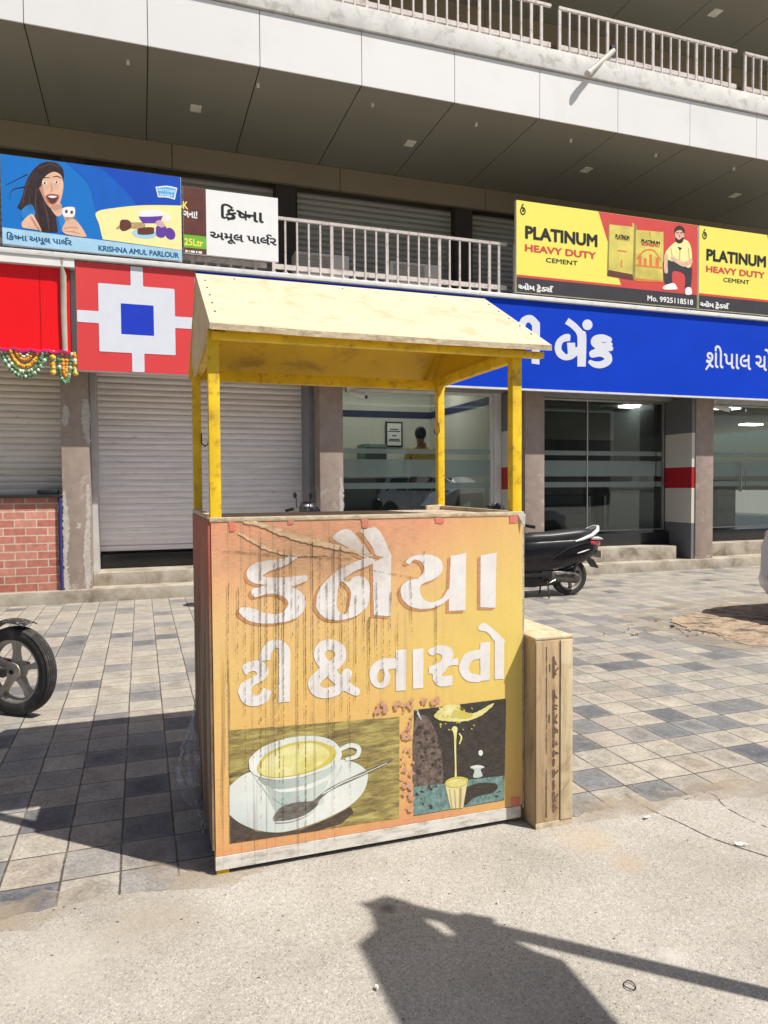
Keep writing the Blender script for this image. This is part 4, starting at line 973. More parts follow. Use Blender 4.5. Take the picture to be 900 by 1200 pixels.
    F_('print_shoes', [('c', Q((704,395),(745,382),(760,398),(760,410),(704,410))), ('c', Q((800,405),(822,402),(826,430),(800,432)))], m_pwhite, .0062)
    return t
_o = pY(601, 343, YB); _a = pY(605, 234, YB)
X0B, Z0B = pY(605, 234, YB)[0]+.006, pY(816, 362, YB)[2]+.006
cement((605, 234), (817, 362), 0, 'yellow and red cement billboard ending in a crouching man, phone number below')
_w = pY(817, 362, YB)[0]-pY(605, 234, YB)[0]; _r = pY(819.5, 264, YB)
def world_px(p):
    d = np.array(p)-CAMP; c = np.array([d@AR, -(d@AU), d@AF]); return 450+FPX*c[0]/c[2], 600+FPX*c[1]/c[2]
cement((819.5, 264), world_px((_r[0]+_w, YB, pY(817, 362, YB)[2])), 1, 'second cement billboard cut by the right edge, charcoal strip below')

# air conditioners on the first gallery
def ac(x, z=4.37, label='', first=[None]):
    if first[0] is None:
        t = thing('air_conditioner', (x, 10.55, z), label, 'air conditioner', 'air conditioners on the first gallery'); first[0] = t
        MB().box(x-.41, x+.41, 10.4, 10.7, z+.03, z+.60).build('casing', plain('ac_casing', (.55, .53, .49), .5, dirt=(.3, .25, .2), dirt_amt=.5), t, bevel=.015)
        M = MB()
        for i in range(11): M.box(x-.36, x+.15, 10.385, 10.398, z+.07+i*.046, z+.095+i*.046)
        M.build('grille', plain('ac_grille', (.32, .29, .25), .6), t)
        M = MB(); M.box(x-.35, x-.25, 10.4, 10.7, z, z+.03); M.box(x+.25, x+.35, 10.4, 10.7, z, z+.03); M.build('feet', m_black, t)
        return t
    return dup(first[0], (x, 10.55, z), 0, label, 'air conditioners on the first gallery')
ac(2.62, 4.37, 'outdoor air conditioner unit behind the gallery railing, nearer the white name board')
ac(4.10, 4.37, 'outdoor air conditioner unit behind the gallery railing, nearer the cement billboard')
# tube pole on the upper railing
t = thing('flag_pole_socket', (6.95, 9.42, 8.1), 'short grey pipe slanting out over the white panels from the upper railing', 'pipe')
M = MB(); M.tube([tuple(pY(718.5, 60, 9.46)), tuple(pY(689, 86, 9.22))], .043, 12); M.build('pipe', plain('grey_pipe', (.46, .43, .36), .5), t, smooth=40)
M = MB(); M.tube([tuple(pY(691, 84.3, 9.235)), tuple(pY(688.4, 86.8, 9.215))], .051, 12); M.build('end_collar', m_rail, t, smooth=40)
M = MB(); _q = pY(717.5, 62, 9.47); M.box(_q[0]-.04, _q[0]+.04, _q[1]-.04, _q[1]+.04, _q[2]-.08, _q[2]+.10); M.build('bracket', m_black, t)
# CCTV cameras
def cctv(x, z, label, first=[None]):
    if first[0] is None:
        t = thing('security_camera', (x, 10.3, z), label, 'camera', 'security cameras under the blue sign'); first[0] = t
        MB().box(x-.07, x+.06, 10.24, 10.34, z+.02, z+.12).build('mount', m_white, t, bevel=.01)
        M = MB(); M.tube([(x, 10.27, z+.03), (x+.06, 10.2, z-.03)], .016, 8); M.build('arm', m_white, t, smooth=40)
        M = MB(); M.tube([(x+.0, 10.22, z+.005), (x+.16, 10.02, z-.08)], .042, 12); b = M.build('body', m_white, t, smooth=40)
        M = MB(); M.cyl((x+.161, 10.019, z-.0805), (x+.166, 10.013, z-.083), .03, 12); M.build('lens', m_black, b)
        return t
    return dup(first[0], (x, 10.3, z), 0, label, 'security cameras under the blue sign')
cctv(3.0, 2.90, 'white security camera above the left bank window'); cctv(9.80, 2.90, 'white security camera beside the right bank column')
# room contents
t = thing('picture_frame', (4.95, 14.08, 2.2), 'black framed notice hanging on the bank wall', 'picture frame')
a, b = pY(452, 494, 14.05), pY(472, 524, 14.05)
MB().box(a[0], b[0], 14.05, 14.085, b[2], a[2]).build('frame', m_black, t); MB().box(a[0]+.035, b[0]-.035, 14.046, 14.0495, b[2]+.035, a[2]-.035).build('sheet', m_pwhite, t)
M = MB()
for i, (w, u) in enumerate(((.5, .7), (.7, .62), (.3, .45), (.6, .3), (.7, .24))):
    c = (a[0]+b[0])/2; W_ = (b[0]-a[0])*.5*w; zc = b[2]+(a[2]-b[2])*u; M.box(c-W_, c+W_, 14.043, 14.0455, zc-.012, zc+.012)
M.build('print_lines', m_pgrey, t)
t = thing('service_desk', (4.6, 12.9, .6), 'pale topped service desk inside the left bank room, its long dark front added to show the mirrored car', 'desk')
MB().box(2.7, 5.86, 12.65, 13.25, 1.66, 1.71).build('top', m_white, t, bevel=.006); MB().box(2.75, 5.85, 12.75, 13.2, .6, 1.655).build('front', plain('dark_backdrop_front', (.06, .075, .07), .6), t)  # long dark front added to darken the glass where the car is mirrored
def cabinet(x, label):
    t = thing('filing_cabinet', (x, 13.6, .6), label, 'cabinet')
    MB().box(x-.24, x+.24, 13.5, 14.0, .6, 2.35).build('body', plain('green_cabinet', (.12, .19, .15), .5), t, bevel=.01)
    for i in range(3): MB().box(x-.22, x+.22, 13.485, 13.498, .68+i*.55, 1.18+i*.55).build('drawer', plain('dark_drawer', (.03, .045, .038), .4), t)
cabinet(4.45, 'tall green filing cabinet inside the left bank room')
t = thing('reception_counter', (10.3, 13.2, .6), 'white reception counter inside the right bank room', 'counter')
MB().box(9.62, 11.4, 13.0, 13.6, .6, 1.40).build('front', m_white, t, bevel=.01); MB().box(9.55, 11.45, 12.95, 13.65, 1.40, 1.45).build('top', m_white, t, bevel=.008)
t = thing('office_table', (8.2, 12.6, .6), 'dark office table inside the right bank room', 'table')
MB().box(7.2, 9.2, 12.4, 13.1, 1.28, 1.33).build('top', plain('dark_wood', (.05, .04, .035), .4), t, bevel=.006)
for a, b in ((7.26, 12.45), (9.08, 12.45), (7.26, 12.99), (9.08, 12.99)): MB().box(a, a+.06, b, b+.06, .6, 1.278).build('leg', m_steel, t)
t = thing('drawer_unit', (12.1, 12.4, .6), 'pale drawer unit behind the far right glass door', 'drawer unit')
MB().box(11.75, 12.3, 12.2, 12.7, .6, 1.6).build('body', plain('pale_unit', (.35, .35, .34), .5), t, bevel=.008)
for i in range(3): MB().box(11.78, 12.27, 12.185, 12.198, .66+i*.31, .93+i*.31).build('drawer', plain('pale_drawer', (.42, .42, .41), .4), t)
# bank clerk seen from behind
def skin_body(name, verts, edges, mat, parent, sub=2):
    me = bpy.data.meshes.new(name); me.from_pydata([v[:3] for v in verts], edges, [])
    o = bpy.data.objects.new(name, me); COL.objects.link(o)
    o.modifiers.new('skin', 'SKIN'); s = o.modifiers.new('sub', 'SUBSURF'); s.levels = s.render_levels = sub
    sv = me.skin_vertices[0].data
    for i, v in enumerate(verts):
        r = v[3]; sv[i].radius = r if hasattr(r, '__len__') else (r, r); sv[i].use_root = i == 0
    bpy.context.view_layer.update()
    ev = bpy.data.meshes.new_from_object(o.evaluated_get(bpy.context.evaluated_depsgraph_get()))
    bpy.data.objects.remove(o); ev.name = name; ev.materials.clear(); ev.materials.append(mat)
    for p in ev.polygons: p.use_smooth = True
    o = bpy.data.objects.new(name, ev); COL.objects.link(o); o.parent = parent; return o
pc = pY(493, 520, 11.9)
t = thing('person', (pc[0], 11.9, .602), 'person in yellow shirt seen from behind inside the left bank room', 'person')
m_skinr = plain('skin', (.30, .17, .11), .5); m_shirt = plain('yellow_shirt', (.80, .52, .09), .8, var=.12, scale=9)
skin_body('body', [(0,0,.95,(.15,.11)),(0,0,1.15,(.145,.10)),(0,0,1.36,(.17,.10)),(0,0,1.46,(.07,.06)),(0,.01,1.54,(.055,.055)),(0,.03,1.66,(.085,.10)),(0,.03,1.75,(.06,.07)),
    (-.19,0,1.40,.062),(-.26,.08,1.14,.045),(-.20,.28,1.08,.034),(-.17,.36,1.09,.026),(.19,0,1.40,.062),(.27,.1,1.16,.045),(.17,.2,1.40,.034),(.12,.14,1.56,.028),
    (-.09,0,.86,.095),(-.10,.02,.48,.065),(-.10,0,.06,.045),(-.10,.13,.04,.038),(.09,0,.86,.095),(.10,.02,.48,.065),(.10,0,.06,.045),(.10,.13,.04,.038)],
    [(0,1),(1,2),(2,3),(3,4),(4,5),(5,6),(2,7),(7,8),(8,9),(9,10),(2,11),(11,12),(12,13),(13,14),(0,15),(15,16),(16,17),(17,18),(0,19),(19,20),(20,21),(21,22)], m_skinr, t)
skin_body('shirt', [(0,-.002,.90,(.168,.125)),(0,-.002,1.15,(.16,.115)),(0,-.002,1.36,(.185,.115)),(0,0,1.47,(.085,.075)),(-.20,0,1.40,.078),(-.25,.06,1.2,.062),(.20,0,1.40,.078),(.26,.07,1.22,.062)],
    [(0,1),(1,2),(2,3),(2,4),(4,5),(2,6),(6,7)], m_shirt, t)
skin_body('trousers', [(0,0,.93,(.16,.122)),(-.09,0,.84,.108),(-.10,.02,.48,.08),(-.10,0,.08,.062),(.09,0,.84,.108),(.10,.02,.48,.08),(.10,0,.08,.062)], [(0,1),(1,2),(2,3),(0,4),(4,5),(5,6)], m_pgrey, t)
M = MB(); M.sph((0, .008, 1.70), .112, 10, (.86, .95, 1.05)); M.build('hair', plain('black_hair', (.012, .01, .01), .5), t, origin=(0,0,0), smooth=60)

bpy.context.view_layer.update(); t.scale = (1.08, 1.08, 1.09)
# patches of bare plaster on the columns
m_patch = plain('bare_plaster', (.47, .43, .385), .9, var=.2, scale=14, bump=.3)
cc = [o for o in B.children if o.name.startswith('column')]
def patch(k, shp, seed): flat('plaster_patch', shp, lambda x, y: tuple(pY(x, y, 10.1975)), m_patch, cc[k], .3, 0, 2.6, seed)
patch(1, [('c', [(73.5,476),(79,478),(81,488),(78,499),(73.5,497)])], 1); patch(1, [('c', [(97,470),(102,468),(104.5,480),(105,520),(100,515),(96,495)])], 2)
patch(1, [('c', [(101,570),(105,575),(106,640),(106,688),(101,686),(98,640),(101,610)])], 3); patch(1, [('c', [(73.5,578),(77,580),(81,620),(79,660),(82,690),(75.5,691),(74,640)])], 4)
patch(1, [('e', 92, 616, 2.2, 3.2, 10)], 5); patch(2, [('c', [(399,560),(402,570),(402.5,605),(398,600)])], 6)
# ================================================================== tea cart
PF = 2.76; CX0, CX1 = .25, 1.588
CT = thing('tea_cart', (CX0, PF, 0), 'weathered tea cart with orange and yellow painted front and gabled cream roof', 'food cart')
panel = MB().box(CX0, CX1, PF, PF+.018, .075, 1.368).build('front_panel', m_banner, CT)
MB().box(CX0-.002, CX1-.01, PF-.004, PF+.016, .022, .073).build('bottom_strip', m_strip, CT)
fc = lambda d: (lambda x, y: tuple(pY(x, y, PF-d)))
A5 = lambda *P: [(260+a/5, 600+b/5)+((c[0]/5,) if c else ()) for a, b, *c in P]
B5 = lambda *P: [(430+a/4.737, 600+b/4.737)+((c[0]/4.737,) if c else ()) for a, b, *c in P]
C5 = lambda *P: [(260+a/5, 740+b/5)+((c[0]/5,) if c else ()) for a, b, *c in P]
D5 = lambda *P: [(420+a/4.5, 720+b/4.5)+((c[0]/4.5,) if c else ()) for a, b, *c in P]
ka = [('s', A5((425,262,30),(360,295,42),(270,315,62),(205,345,88),(190,372,78),(240,402,46),(330,405,40),(485,388,34))), ('s', A5((485,392,30),(380,425,42),(290,445,48),(195,470,44))),
      ('s', A5((200,478,40),(290,455,44),(385,470,70),(440,520,100),(420,580,86),(340,622,50),(240,622,62),(170,600,74),(120,580,40)))]
na = [('c', A5((555,530),(570,455),(640,375),(720,320),(860,268),(885,300),(780,345),(715,395),(745,410),(770,382),(815,378),(852,400),(866,450),(855,540),(800,600),(700,632),(610,622),(562,575))), ('-', ('c', A5((690,412),(678,460),(670,540),(690,588),(730,596),(750,540),(757,470),(735,430),(708,408)))),
      ('c', B5((33,285),(33,285),(40,572),(40,572),(130,578),(130,578),(134,232),(134,232),(70,262)))]
ai = [('c', A5((650,152),(700,108),(742,102),(778,132),(868,248),(868,262),(835,264),(780,240),(735,205))), ('c', [(422,622),(422,622),(430,619.6),(436,618.4),(440,618.6),(447,625.5),(458,650),(458,652),(442,651),(437.5,643),(430,631.5)])]
ya = [('c', B5((216,277),(250,248),(330,236),(400,258),(420,308),(402,350),(360,378),(308,398),(293,430),(310,480),(360,502),(420,475),(455,425),(465,450),(440,492),(380,528),(300,537),(230,517),(195,472),(189,425),(215,390),(270,372),(310,345),(320,310),(300,275),(260,264),(235,287))), ('p', B5((466,245),(550,228),(546,546),(456,548),(456,455)))]
aa = [('p', B5((632,243),(718,226),(712,530),(630,528)))]
word1 = ka+na+ai+ya+aa
flat('lettering_shadow', [( s_[0], ('c' if False else s_[1][0], [(p[0]-3.2, p[1]+2.4)+tuple(p[2:]) for p in s_[1][1]])) if s_[0] == '-' else (s_[0], [(p[0]-3.2, p[1]+2.4)+tuple(p[2:]) for p in s_[1]]) for s_ in word1], fc(.0012), m_letsh, panel, .45, .6, .35, 4)
flat('lettering', word1, fc(.0020), m_let, panel, .45, .2, .5, 1)
tt = [('c', C5((120,207),(150,181),(220,171),(260,198),(273,240),(255,277),(215,302),(180,322),(174,350),(195,376),(225,366),(245,330),(245,330),(290,352),(290,352),(270,402),(230,430),(180,437),(128,420),(100,372),(97,340),(120,300),(175,270),(206,250),(190,231),(160,238),(140,252))),
      ('c', C5((220,166),(235,110),(265,65),(310,49),(360,59),(395,98),(401,150),(398,410),(398,410),(330,418),(330,418),(333,130),(315,98),(298,112),(287,140),(284,168),(284,168)))]
amp = [('s', C5((785,352,52),(700,300,62),(610,205,66),(572,140,66),(590,92,66),(635,78,62),(685,100,66),(695,150,66),(655,200,64),(585,250,66),(540,300,68),(560,348,66),(620,360,62),(690,330,60),(735,245,56)))]
naa = [('c', D5((205,238),(130,233),(80,262),(58,310),(72,365),(110,388),(150,376),(168,330),(158,292),(205,285),(205,285))), ('-', ('e', *D5((118,325))[0], 4.2, 8.6, 8)), ('p', D5((198,190),(253,184),(250,400),(198,403))), ('p', D5((286,185),(343,179),(341,386),(289,392)))]
sta = [('c', D5((368,192),(420,164),(480,173),(502,210),(495,236),(525,229),(525,229),(526,266),(526,266),(480,272),(455,300),(440,325),(496,320),(496,320),(496,373),(496,373),(430,379),(395,345),(390,314),(371,312),(371,312),(374,274),(374,274),(410,262),(436,245),(440,218),(420,205),(388,217))),
       ('s', D5((650,208,46),(585,225,50),(556,280,50),(578,325,48),(628,338,42))), ('p', D5((643,150),(694,144),(691,346),(643,351))), ('p', D5((719,135),(768,140),(766,340),(719,343))), ('c', D5((632,78),(655,45),(690,60),(768,132),(768,142),(768,142),(715,138),(715,138),(680,95)))]
flat('lettering', tt, fc(.0016), m_let, panel, .4, .1, .4, 2); flat('lettering', amp, fc(.0016), m_let, panel, .4, 0, .4, 3)
flat('lettering', naa, fc(.0016), m_let, panel, .4, .1, .4, 4); flat('lettering', sta, fc(.0016), m_let, panel, .4, .1, .4, 5)
# tea photograph
F5 = lambda *P: [(240+a/3.75, 840+b/3.75)+((c[0]/3.75,) if c else ()) for a, b, *c in P]
pic = lambda nm, shp, mt, d, res=.5, **k: flat(nm, shp, fc(d), mt, panel, res, **k)
pic('tea_photo', [('p', F5((105,60),(855,0),(855,445),(108,558)))], m_wood_print, .0010, .8, rough=.5)
pic('tea_photo', [('p', F5((109,430),(150,466),(230,505),(420,498),(560,440),(640,395),(655,420),(600,470),(500,500),(112,557)))], m_wood_dark, .0015)
pic('tea_photo', [('c', F5((108,305),(108,305),(180,250),(300,225),(560,190),(650,198),(708,235),(715,280),(690,340),(620,402),(500,460),(380,500),(300,508),(220,495),(150,464),(108,430),(108,430)))], m_china, .0020)
pic('tea_photo', [('c', F5((225,270),(330,300),(480,290),(600,215),(585,260),(520,340),(520,380),(400,420),(320,420),(270,340)))], m_china3 if False else m_china2, .0024)
pic('tea_photo', [('c', F5((200,238),(235,268),(320,282),(440,266),(560,220),(592,190),(588,235),(525,330),(480,372),(400,386),(335,380),(290,350),(245,300)))], m_china, .0028)
pic('tea_photo', [('c', F5((235,268),(320,282),(440,266),(560,220),(575,225),(535,262),(440,300),(330,318),(270,305)))], m_china3, .0031)
pic('tea_photo', [('c', F5((270,300),(330,330),(450,318),(540,280),(520,330),(480,372),(400,386),(335,380),(295,350)))], m_china2, .00335)
pic('tea_photo', [('c', F5((195,212),(200,180),(260,130),(370,92),(480,84),(560,104),(600,150),(592,192),(540,227),(430,264),(320,277),(240,264),(203,240))), ('s', F5((600,142,17),(640,125,20),(676,138,20),(668,172,18),(625,186,15)))], m_china, .0036)
pic('tea_photo', [('c', F5((230,225),(268,165),(370,118),(480,106),(560,132),(578,165),(545,208),(450,247),(330,268),(255,260)))], m_tea2, .0040)
pic('tea_photo', [('c', F5((240,228),(280,170),(380,128),(470,116),(530,138),(548,170),(510,210),(440,244),(330,264),(262,258)))], m_tea, .0044)
pic('tea_photo', [('c', F5((303,440),(335,398),(400,376),(470,370),(505,352),(490,395),(440,430),(370,455),(318,458))), ('s', F5((490,368,16),(550,318,11),(640,275,13),(720,238,12),(825,188,5)))], m_spoonp, .0044, .4)
pic('tea_photo', [('s', F5((315,462,6),(370,458,7),(440,436,6),(490,400,5))), ('s', F5((520,338,5),(600,292,5),(700,250,4),(800,203,3)))], m_china, .0048, .35)
# pouring glass photograph
G5 = lambda *P: [(470+a/6.43, 810+b/6.43)+((c[0]/6.43,) if c else ()) for a, b, *c in P]
pic('glass_photo', [('p', G5((97,143),(790,55),(778,820),(97,940)))], m_dark_print, .0010, .8, rough=.3)
pic('glass_photo', [('c', G5((100,250),(180,180),(240,260),(300,420),(310,560),(300,700),(100,720)))], m_brown_print, .0014, rough=.8)
pic('glass_photo', [('p', G5((98,722),(330,695),(500,668),(776,636),(777,818),(98,938)))], m_teal_print, .0018, rough=.5)
pic('glass_photo', [('c', G5((500,720),(600,690),(720,700),(700,760),(560,800),(480,860),(470,760)))], m_dark_print, .0022, rough=.6)
pic('glass_photo', [('c', G5((250,180),(330,112),(440,100),(445,140),(545,165),(690,92),(680,120),(600,185),(480,226),(340,226),(285,215)))], m_tea, .0022, rough=.6)
pic('glass_photo', [('c', G5((395,140),(470,150),(540,180),(500,205),(420,200)))], m_tea2, .0026, rough=.7)
rs_ = random.Random(12)
pic('glass_photo', [('e', *G5((rs_.uniform(290, 560), rs_.uniform(120, 300)))[0], rs_.uniform(.5, 1.5), rs_.uniform(.4, 1.2), rs_.uniform(0, 90)) for _ in range(40)], m_tea2, .0028, .3, rough=.5)
pic('glass_photo', [('e', *G5((rs_.uniform(110, 300), rs_.uniform(150, 900)))[0], rs_.uniform(.8, 2.6), rs_.uniform(.6, 2), rs_.uniform(0, 90)) for _ in range(40)]+[('e', *G5((rs_.uniform(300, 760), rs_.uniform(700, 820)))[0], rs_.uniform(.8, 2.2), rs_.uniform(.5, 1), 0) for _ in range(16)], m_dark_print, .0025, .35, rough=1)
pic('glass_photo', [('s', G5((405,285,42),(408,330,22),(408,420,14),(411,560,12),(412,690,18))), ('s', G5((440,320,10),(455,350,14),(440,395,10)))], m_tea, .0030, .35)
pic('glass_photo', [('p', G5((330,697),(505,657),(467,880),(375,886)))], print_mat('glass_photo_tea', (.70, .62, .33), .6), .0026, .4)
pic('glass_photo', [('e', *G5((418,685))[0], 13.6, 6.2, -8)], m_tea2, .0034, .4)
pic('glass_photo', [('e', *G5((415,692))[0], 11.6, 4.4, -8)], m_tea, .0038, .4)
pic('glass_photo', [('s', G5((365,740,5),(385,880,5))), ('s', G5((405,745,5),(412,882,5))), ('s', G5((450,735,16),(446,870,14)))], print_mat('glass_photo_flutes', (.40, .30, .12), .6), .0034, .35)
pic('glass_photo', [('c', G5((520,575),(575,555),(630,572),(600,590),(612,640),(545,650),(552,595)))], m_china3, .0022, .4)
pic('glass_photo', [('e', *G5((600,465))[0], 2.6, 3.4, 0), ('e', *G5((575,570))[0], 8, 1.6, 0)], m_china, .0027, .35)
pic('glass_photo', [('s', G5((120,150,20),(150,210,8)))], m_china3, .0022, .4)
# peeled spots, tape scraps, crease
rp = random.Random(5)
pk = []
for _ in range(46): pk.append(('e', rp.uniform(471.5, 484), rp.uniform(826, 952), rp.uniform(.8, 3.6), rp.uniform(.8, 3.2), rp.uniform(0, 90)))
for c in ((442,829),(452,828),(466,826),(480,824),(497,823),(508,822),(514,821),(439,832),(449,831)):
    for _ in range(3): pk.append(('e', c[0]+rp.uniform(-4,4), c[1]+rp.uniform(-4,4), rp.uniform(1,3.4), rp.uniform(1.2,4.5), rp.uniform(-20,20)))
dr = []; rd_ = random.Random(77)
for x in (268, 279, 288, 297, 305, 305.5, 312, 322, 326, 333, 341, 350, 358, 366, 375, 383, 391, 391.6, 399, 404, 408, 417, 426, 433, 441, 449, 458, 467, 481, 497, 511):
    y0 = rd_.uniform(618, 700) if x < 430 else rd_.uniform(640, 730); L_ = rd_.uniform(70, 300) if x < 430 else rd_.uniform(30, 120)
    if x in (305, 391, 333, 358): L_ = 340
    w0 = rd_.uniform(.7, 1.9); n_ = 7; xx = x; P_ = []
    for i in range(n_): P_.append((xx, min(y0+L_*i/(n_-1), 985), w0*(1-.75*i/(n_-1))*rd_.uniform(.5, 1.3))); xx += rd_.uniform(-.8, .8)
    dr.append(('s', P_))
pic('rain_streaks', dr, m_drip, .0060, .4, rough=.7, seed=8)
pic('peeled_patch', pk, m_peel, .0054, .4, rough=1.6, seed=3)
for _i, c in enumerate(((272,617,4,6),(341,611,4,3.5),(427.5,613.5,4,5),(515,610,5,3),(602,608.5,5,4),(604,940,5,5))):
    pic('tape_scrap', [('p', [(c[0]-c[2], c[1]-c[3]), (c[0]+c[2], c[1]-c[3]-.5), (c[0]+c[2], c[1]+c[3]), (c[0]-c[2]+1, c[1]+c[3])])], m_tape, .0022, .5, rough=1.2, seed=_i)
pic('torn_crease', [('s', [(287,612,3),(303,614,5),(330,624,6.5),(357,632,7.5),(385,639,6),(410,645,4),(436,651,2.5)])], m_crease, .0030, .45, rough=1.6, seed=6)
pic('torn_crease', [('s', [(280,625,2),(298,635,4),(318,645,3),(345,651,2),(385,650,1.5)])], m_crease, .0024, .45, rough=1.4, seed=9)
pic('crease_dirt', [('s', [(262,646,1),(290,648,2.5),(330,651,2),(380,653,2.5),(415,655,1.2)]), ('s', [(434,668,1),(462,673,2.2),(490,678,1.2)])], m_crease_dirt, .0026, .4, rough=1.3, seed=12)
# folded loose corner and other walls of the box
MB().add([tuple(pY(606,601,PF-.002)), tuple(pY(616,602,PF-.012)), tuple(pY(615,618,PF-.016)), tuple(pY(609,611,PF-.004))], [(0,1,2,3)]).build('loose_corner', m_strip, CT)
side = MB().box(CX0-.012, CX0, PF+.004, 3.60, .10, 1.375).build('side_panel', m_side, CT)
MB().box(CX1, CX1+.012, PF+.004, 3.66, .06, 1.372).build('side_panel', m_ply, CT)
MB().box(CX0, CX1, 3.62, 3.635, .10, 1.36).build('back_panel', m_ply, CT)
M = MB(); M.box(CX0-.006, CX1+.008, PF-.003, PF+.030, 1.3685, 1.386); M.box(CX0-.010, CX0+.02, PF+.031, 3.62, 1.376, 1.396); M.build('rim', m_edge, CT, bevel=.003)
MB().box(CX0+.021, CX1-.002, PF+.031, 3.60, 1.345, 1.372).build('counter_top', m_ply, CT)
M = MB(); M.beam((CX1-.01, PF+.05, 1.372), (CX1-.02, 3.60, 1.378), .022, .03); M.beam((CX1-.12, 3.585, 1.380), (CX1-.02, 3.60, 1.384), .02, .03); M.build('raised_rim', m_edge, CT, bevel=.003)
# posts, beams, roof
for i, (x, y, w, zt) in enumerate(((.271, PF+.046, .043, 2.10), (1.576, PF+.046, .046, 2.10), (.268, 3.64, .040, 2.085), (1.585, 3.66, .040, 2.085))):
    MB().box(x-w/2, x+w/2, y-w/2, y+w/2, .0, zt).build('post', m_yellow, CT, bevel=.004)
MB().box(.252, .30, PF+.004, PF+.05, 0, .03).build('foot', m_yellow, CT); MB().box(1.54, 1.585, PF+.03, PF+.08, 0, .03).build('foot', m_yellow, CT)
MB().box(.262, 1.69, 2.748, 2.782, 2.060, 2.087).build('beam', m_yellow, CT, bevel=.003)
MB().box(.262, 1.62, 3.665, 3.70, 2.035, 2.085).build('beam', m_yellow, CT, bevel=.003)
M = MB(); M.beam((1.585, 2.79, 2.075), (1.585, 3.66, 2.075), .035, .05); M.build('beam', m_yellow, CT, bevel=.003)
M = MB(); M.beam((.282, 2.79, 2.072), (.282, 3.66, 2.072), .03, .04); M.build('beam', m_yellow, CT, bevel=.003)
EF, ER, RY, EZ, RZ = 2.715, 3.96, 3.355, 2.112, 2.472
for q in ((.30, 2.78), (1.60, 2.78), (.30, 3.90), (1.60, 3.90)):
    MB().beam((q[0], q[1], 2.085), (q[0], RY+(-.02 if q[1] < 3 else .02), RZ-.05), .03, .04).build('rafter', m_yellow_in, CT)
def slope(y0, z0, y1, z1, nm):
    N = 14; top = []; bot = []; M = MB(); rg = random.Random(4)
    n_ = Vector((0, -(z1-z0), (y1-y0))).normalized()*(1 if y1 > y0 else -1)
    sag = lambda u: -.006*math.sin(math.pi*u)+rg.uniform(-.001, .001)
    rows = []
    for k in range(N+1):
        u = k/N; x = .252+u*(1.708-.252); s_ = sag(u)
        rows.append([(x, y0, z0+s_-.024), (x, y1, z1-.018), (x, y1, z1), (x, y0, z0+s_)])
    M.loft(rows); me = M.build(nm, m_cream, CT)
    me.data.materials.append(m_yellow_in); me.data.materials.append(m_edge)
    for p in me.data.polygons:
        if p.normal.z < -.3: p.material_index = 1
        elif abs(p.normal.z) < .6 and abs(p.normal.x) < .5: p.material_index = 2
    return me
rf = slope(EF, EZ, RY, RZ, 'roof_panel'); slope(ER, EZ-.01, RY+.001, RZ-.001, 'roof_panel')
M = MB()
for x in (.42, .93, 1.41): M.cyl((x, EF+(RY-EF)*.93, EZ+(RZ-EZ)*.93-.004), (x, EF+(RY-EF)*.93-.002, EZ+(RZ-EZ)*.93+.0025), .0035, 6)
for x in (.285, 1.68):
    for v in (.2, .36, .52, .68, .84): M.cyl((x, EF+(RY-EF)*v, EZ+(RZ-EZ)*v-.004), (x, EF+(RY-EF)*v-.002, EZ+(RZ-EZ)*v+.0025), .0042, 6)
M.build('nails', plain('rusty_nails', (.14, .10, .06), .7), rf)
def gable(x, nm):
    M = MB(); M.prism([(EF+.035, EZ-.005), (RY, RZ-.022), (3.70, EZ+.10), (3.70, 2.045), (3.64, 2.04)], x, x+.012, 'yz'); return M.build(nm, m_gable, CT)
gable(.254, 'gable_board'); 
M = MB(); M.prism([(EF+.06, EZ-.005), (RY, RZ-.03), (3.90, EZ+.0), (3.64, 2.08)], 1.606, 1.616, 'yz'); M.build('gable_board', m_yellow_in, CT)
def hook(x, y, z, s): M = MB(); M.tube([(x, y, z+.05), (x, y-.008, z+.03), (x+.0*s, y-.012, z), (x+.014*s, y-.016, z-.016), (x+.03*s, y-.018, z-.006), (x+.033*s, y-.018, z+.012)], .0035, 6); M.build('hook', plain('rusty_hook', (.08, .05, .035), .6, .5), CT, smooth=60)
hook(.288, 3.625, 1.72, 1); hook(1.565, 3.635, 1.80, -1)
# torn plastic hanging at the left
rg = random.Random(9); M = MB(); rows = []
for i in range(15):
    u = i/14; z = .52-.50*u; off = .012+.115*math.sin(math.pi*min(1, u*1.15))**1.4
    rows.append([(CX0-.014-off*(j/7)**.8+rg.uniform(-.006,.006), 3.58-.65*u*.62-.02*j+rg.uniform(-.012,.012), z-.02*j*(1-u)+rg.uniform(-.010,.010)) for j in range(8)])
M.loft(rows, cap=False, closed=False); M.build('torn_plastic', m_film, CT, smooth=25)

# ================================================================== crate
t = thing('wooden_crate', (1.69, 2.9, 0), 'tall narrow plywood crate standing on end at the right side of the tea cart', 'crate')
BX0, BX1, BY0, BY1, BZ = 1.602, 1.788, 2.672, 3.16, .842
MB().box(BX0, BX0+.012, BY0+.003, BY1, .004, BZ-.012).build('side_board', m_crate, t); MB().box(BX1-.012, BX1, BY0+.003, BY1, .004, BZ-.012).build('side_board', m_crate, t)
MB().box(BX0, BX1, BY1-.012, BY1+.0, .006, BZ-.013).build('back_board', m_crate, t)
MB().box(BX0-.003, BX1+.003, BY0-.004, BY1+.004, BZ-.011, BZ).build('top_board', m_crate_pale, t, bevel=.002)
MB().box(BX0+.002, BX0+.118, BY0-.004, BY0+.002, .028, BZ-.018).build('front_board', m_crate, t, bevel=.0015)
MB().box(BX0+.122, BX1-.004, BY0-.009, BY0+.001, .028, BZ-.018).build('front_board', m_crate_pale, t, bevel=.0015)
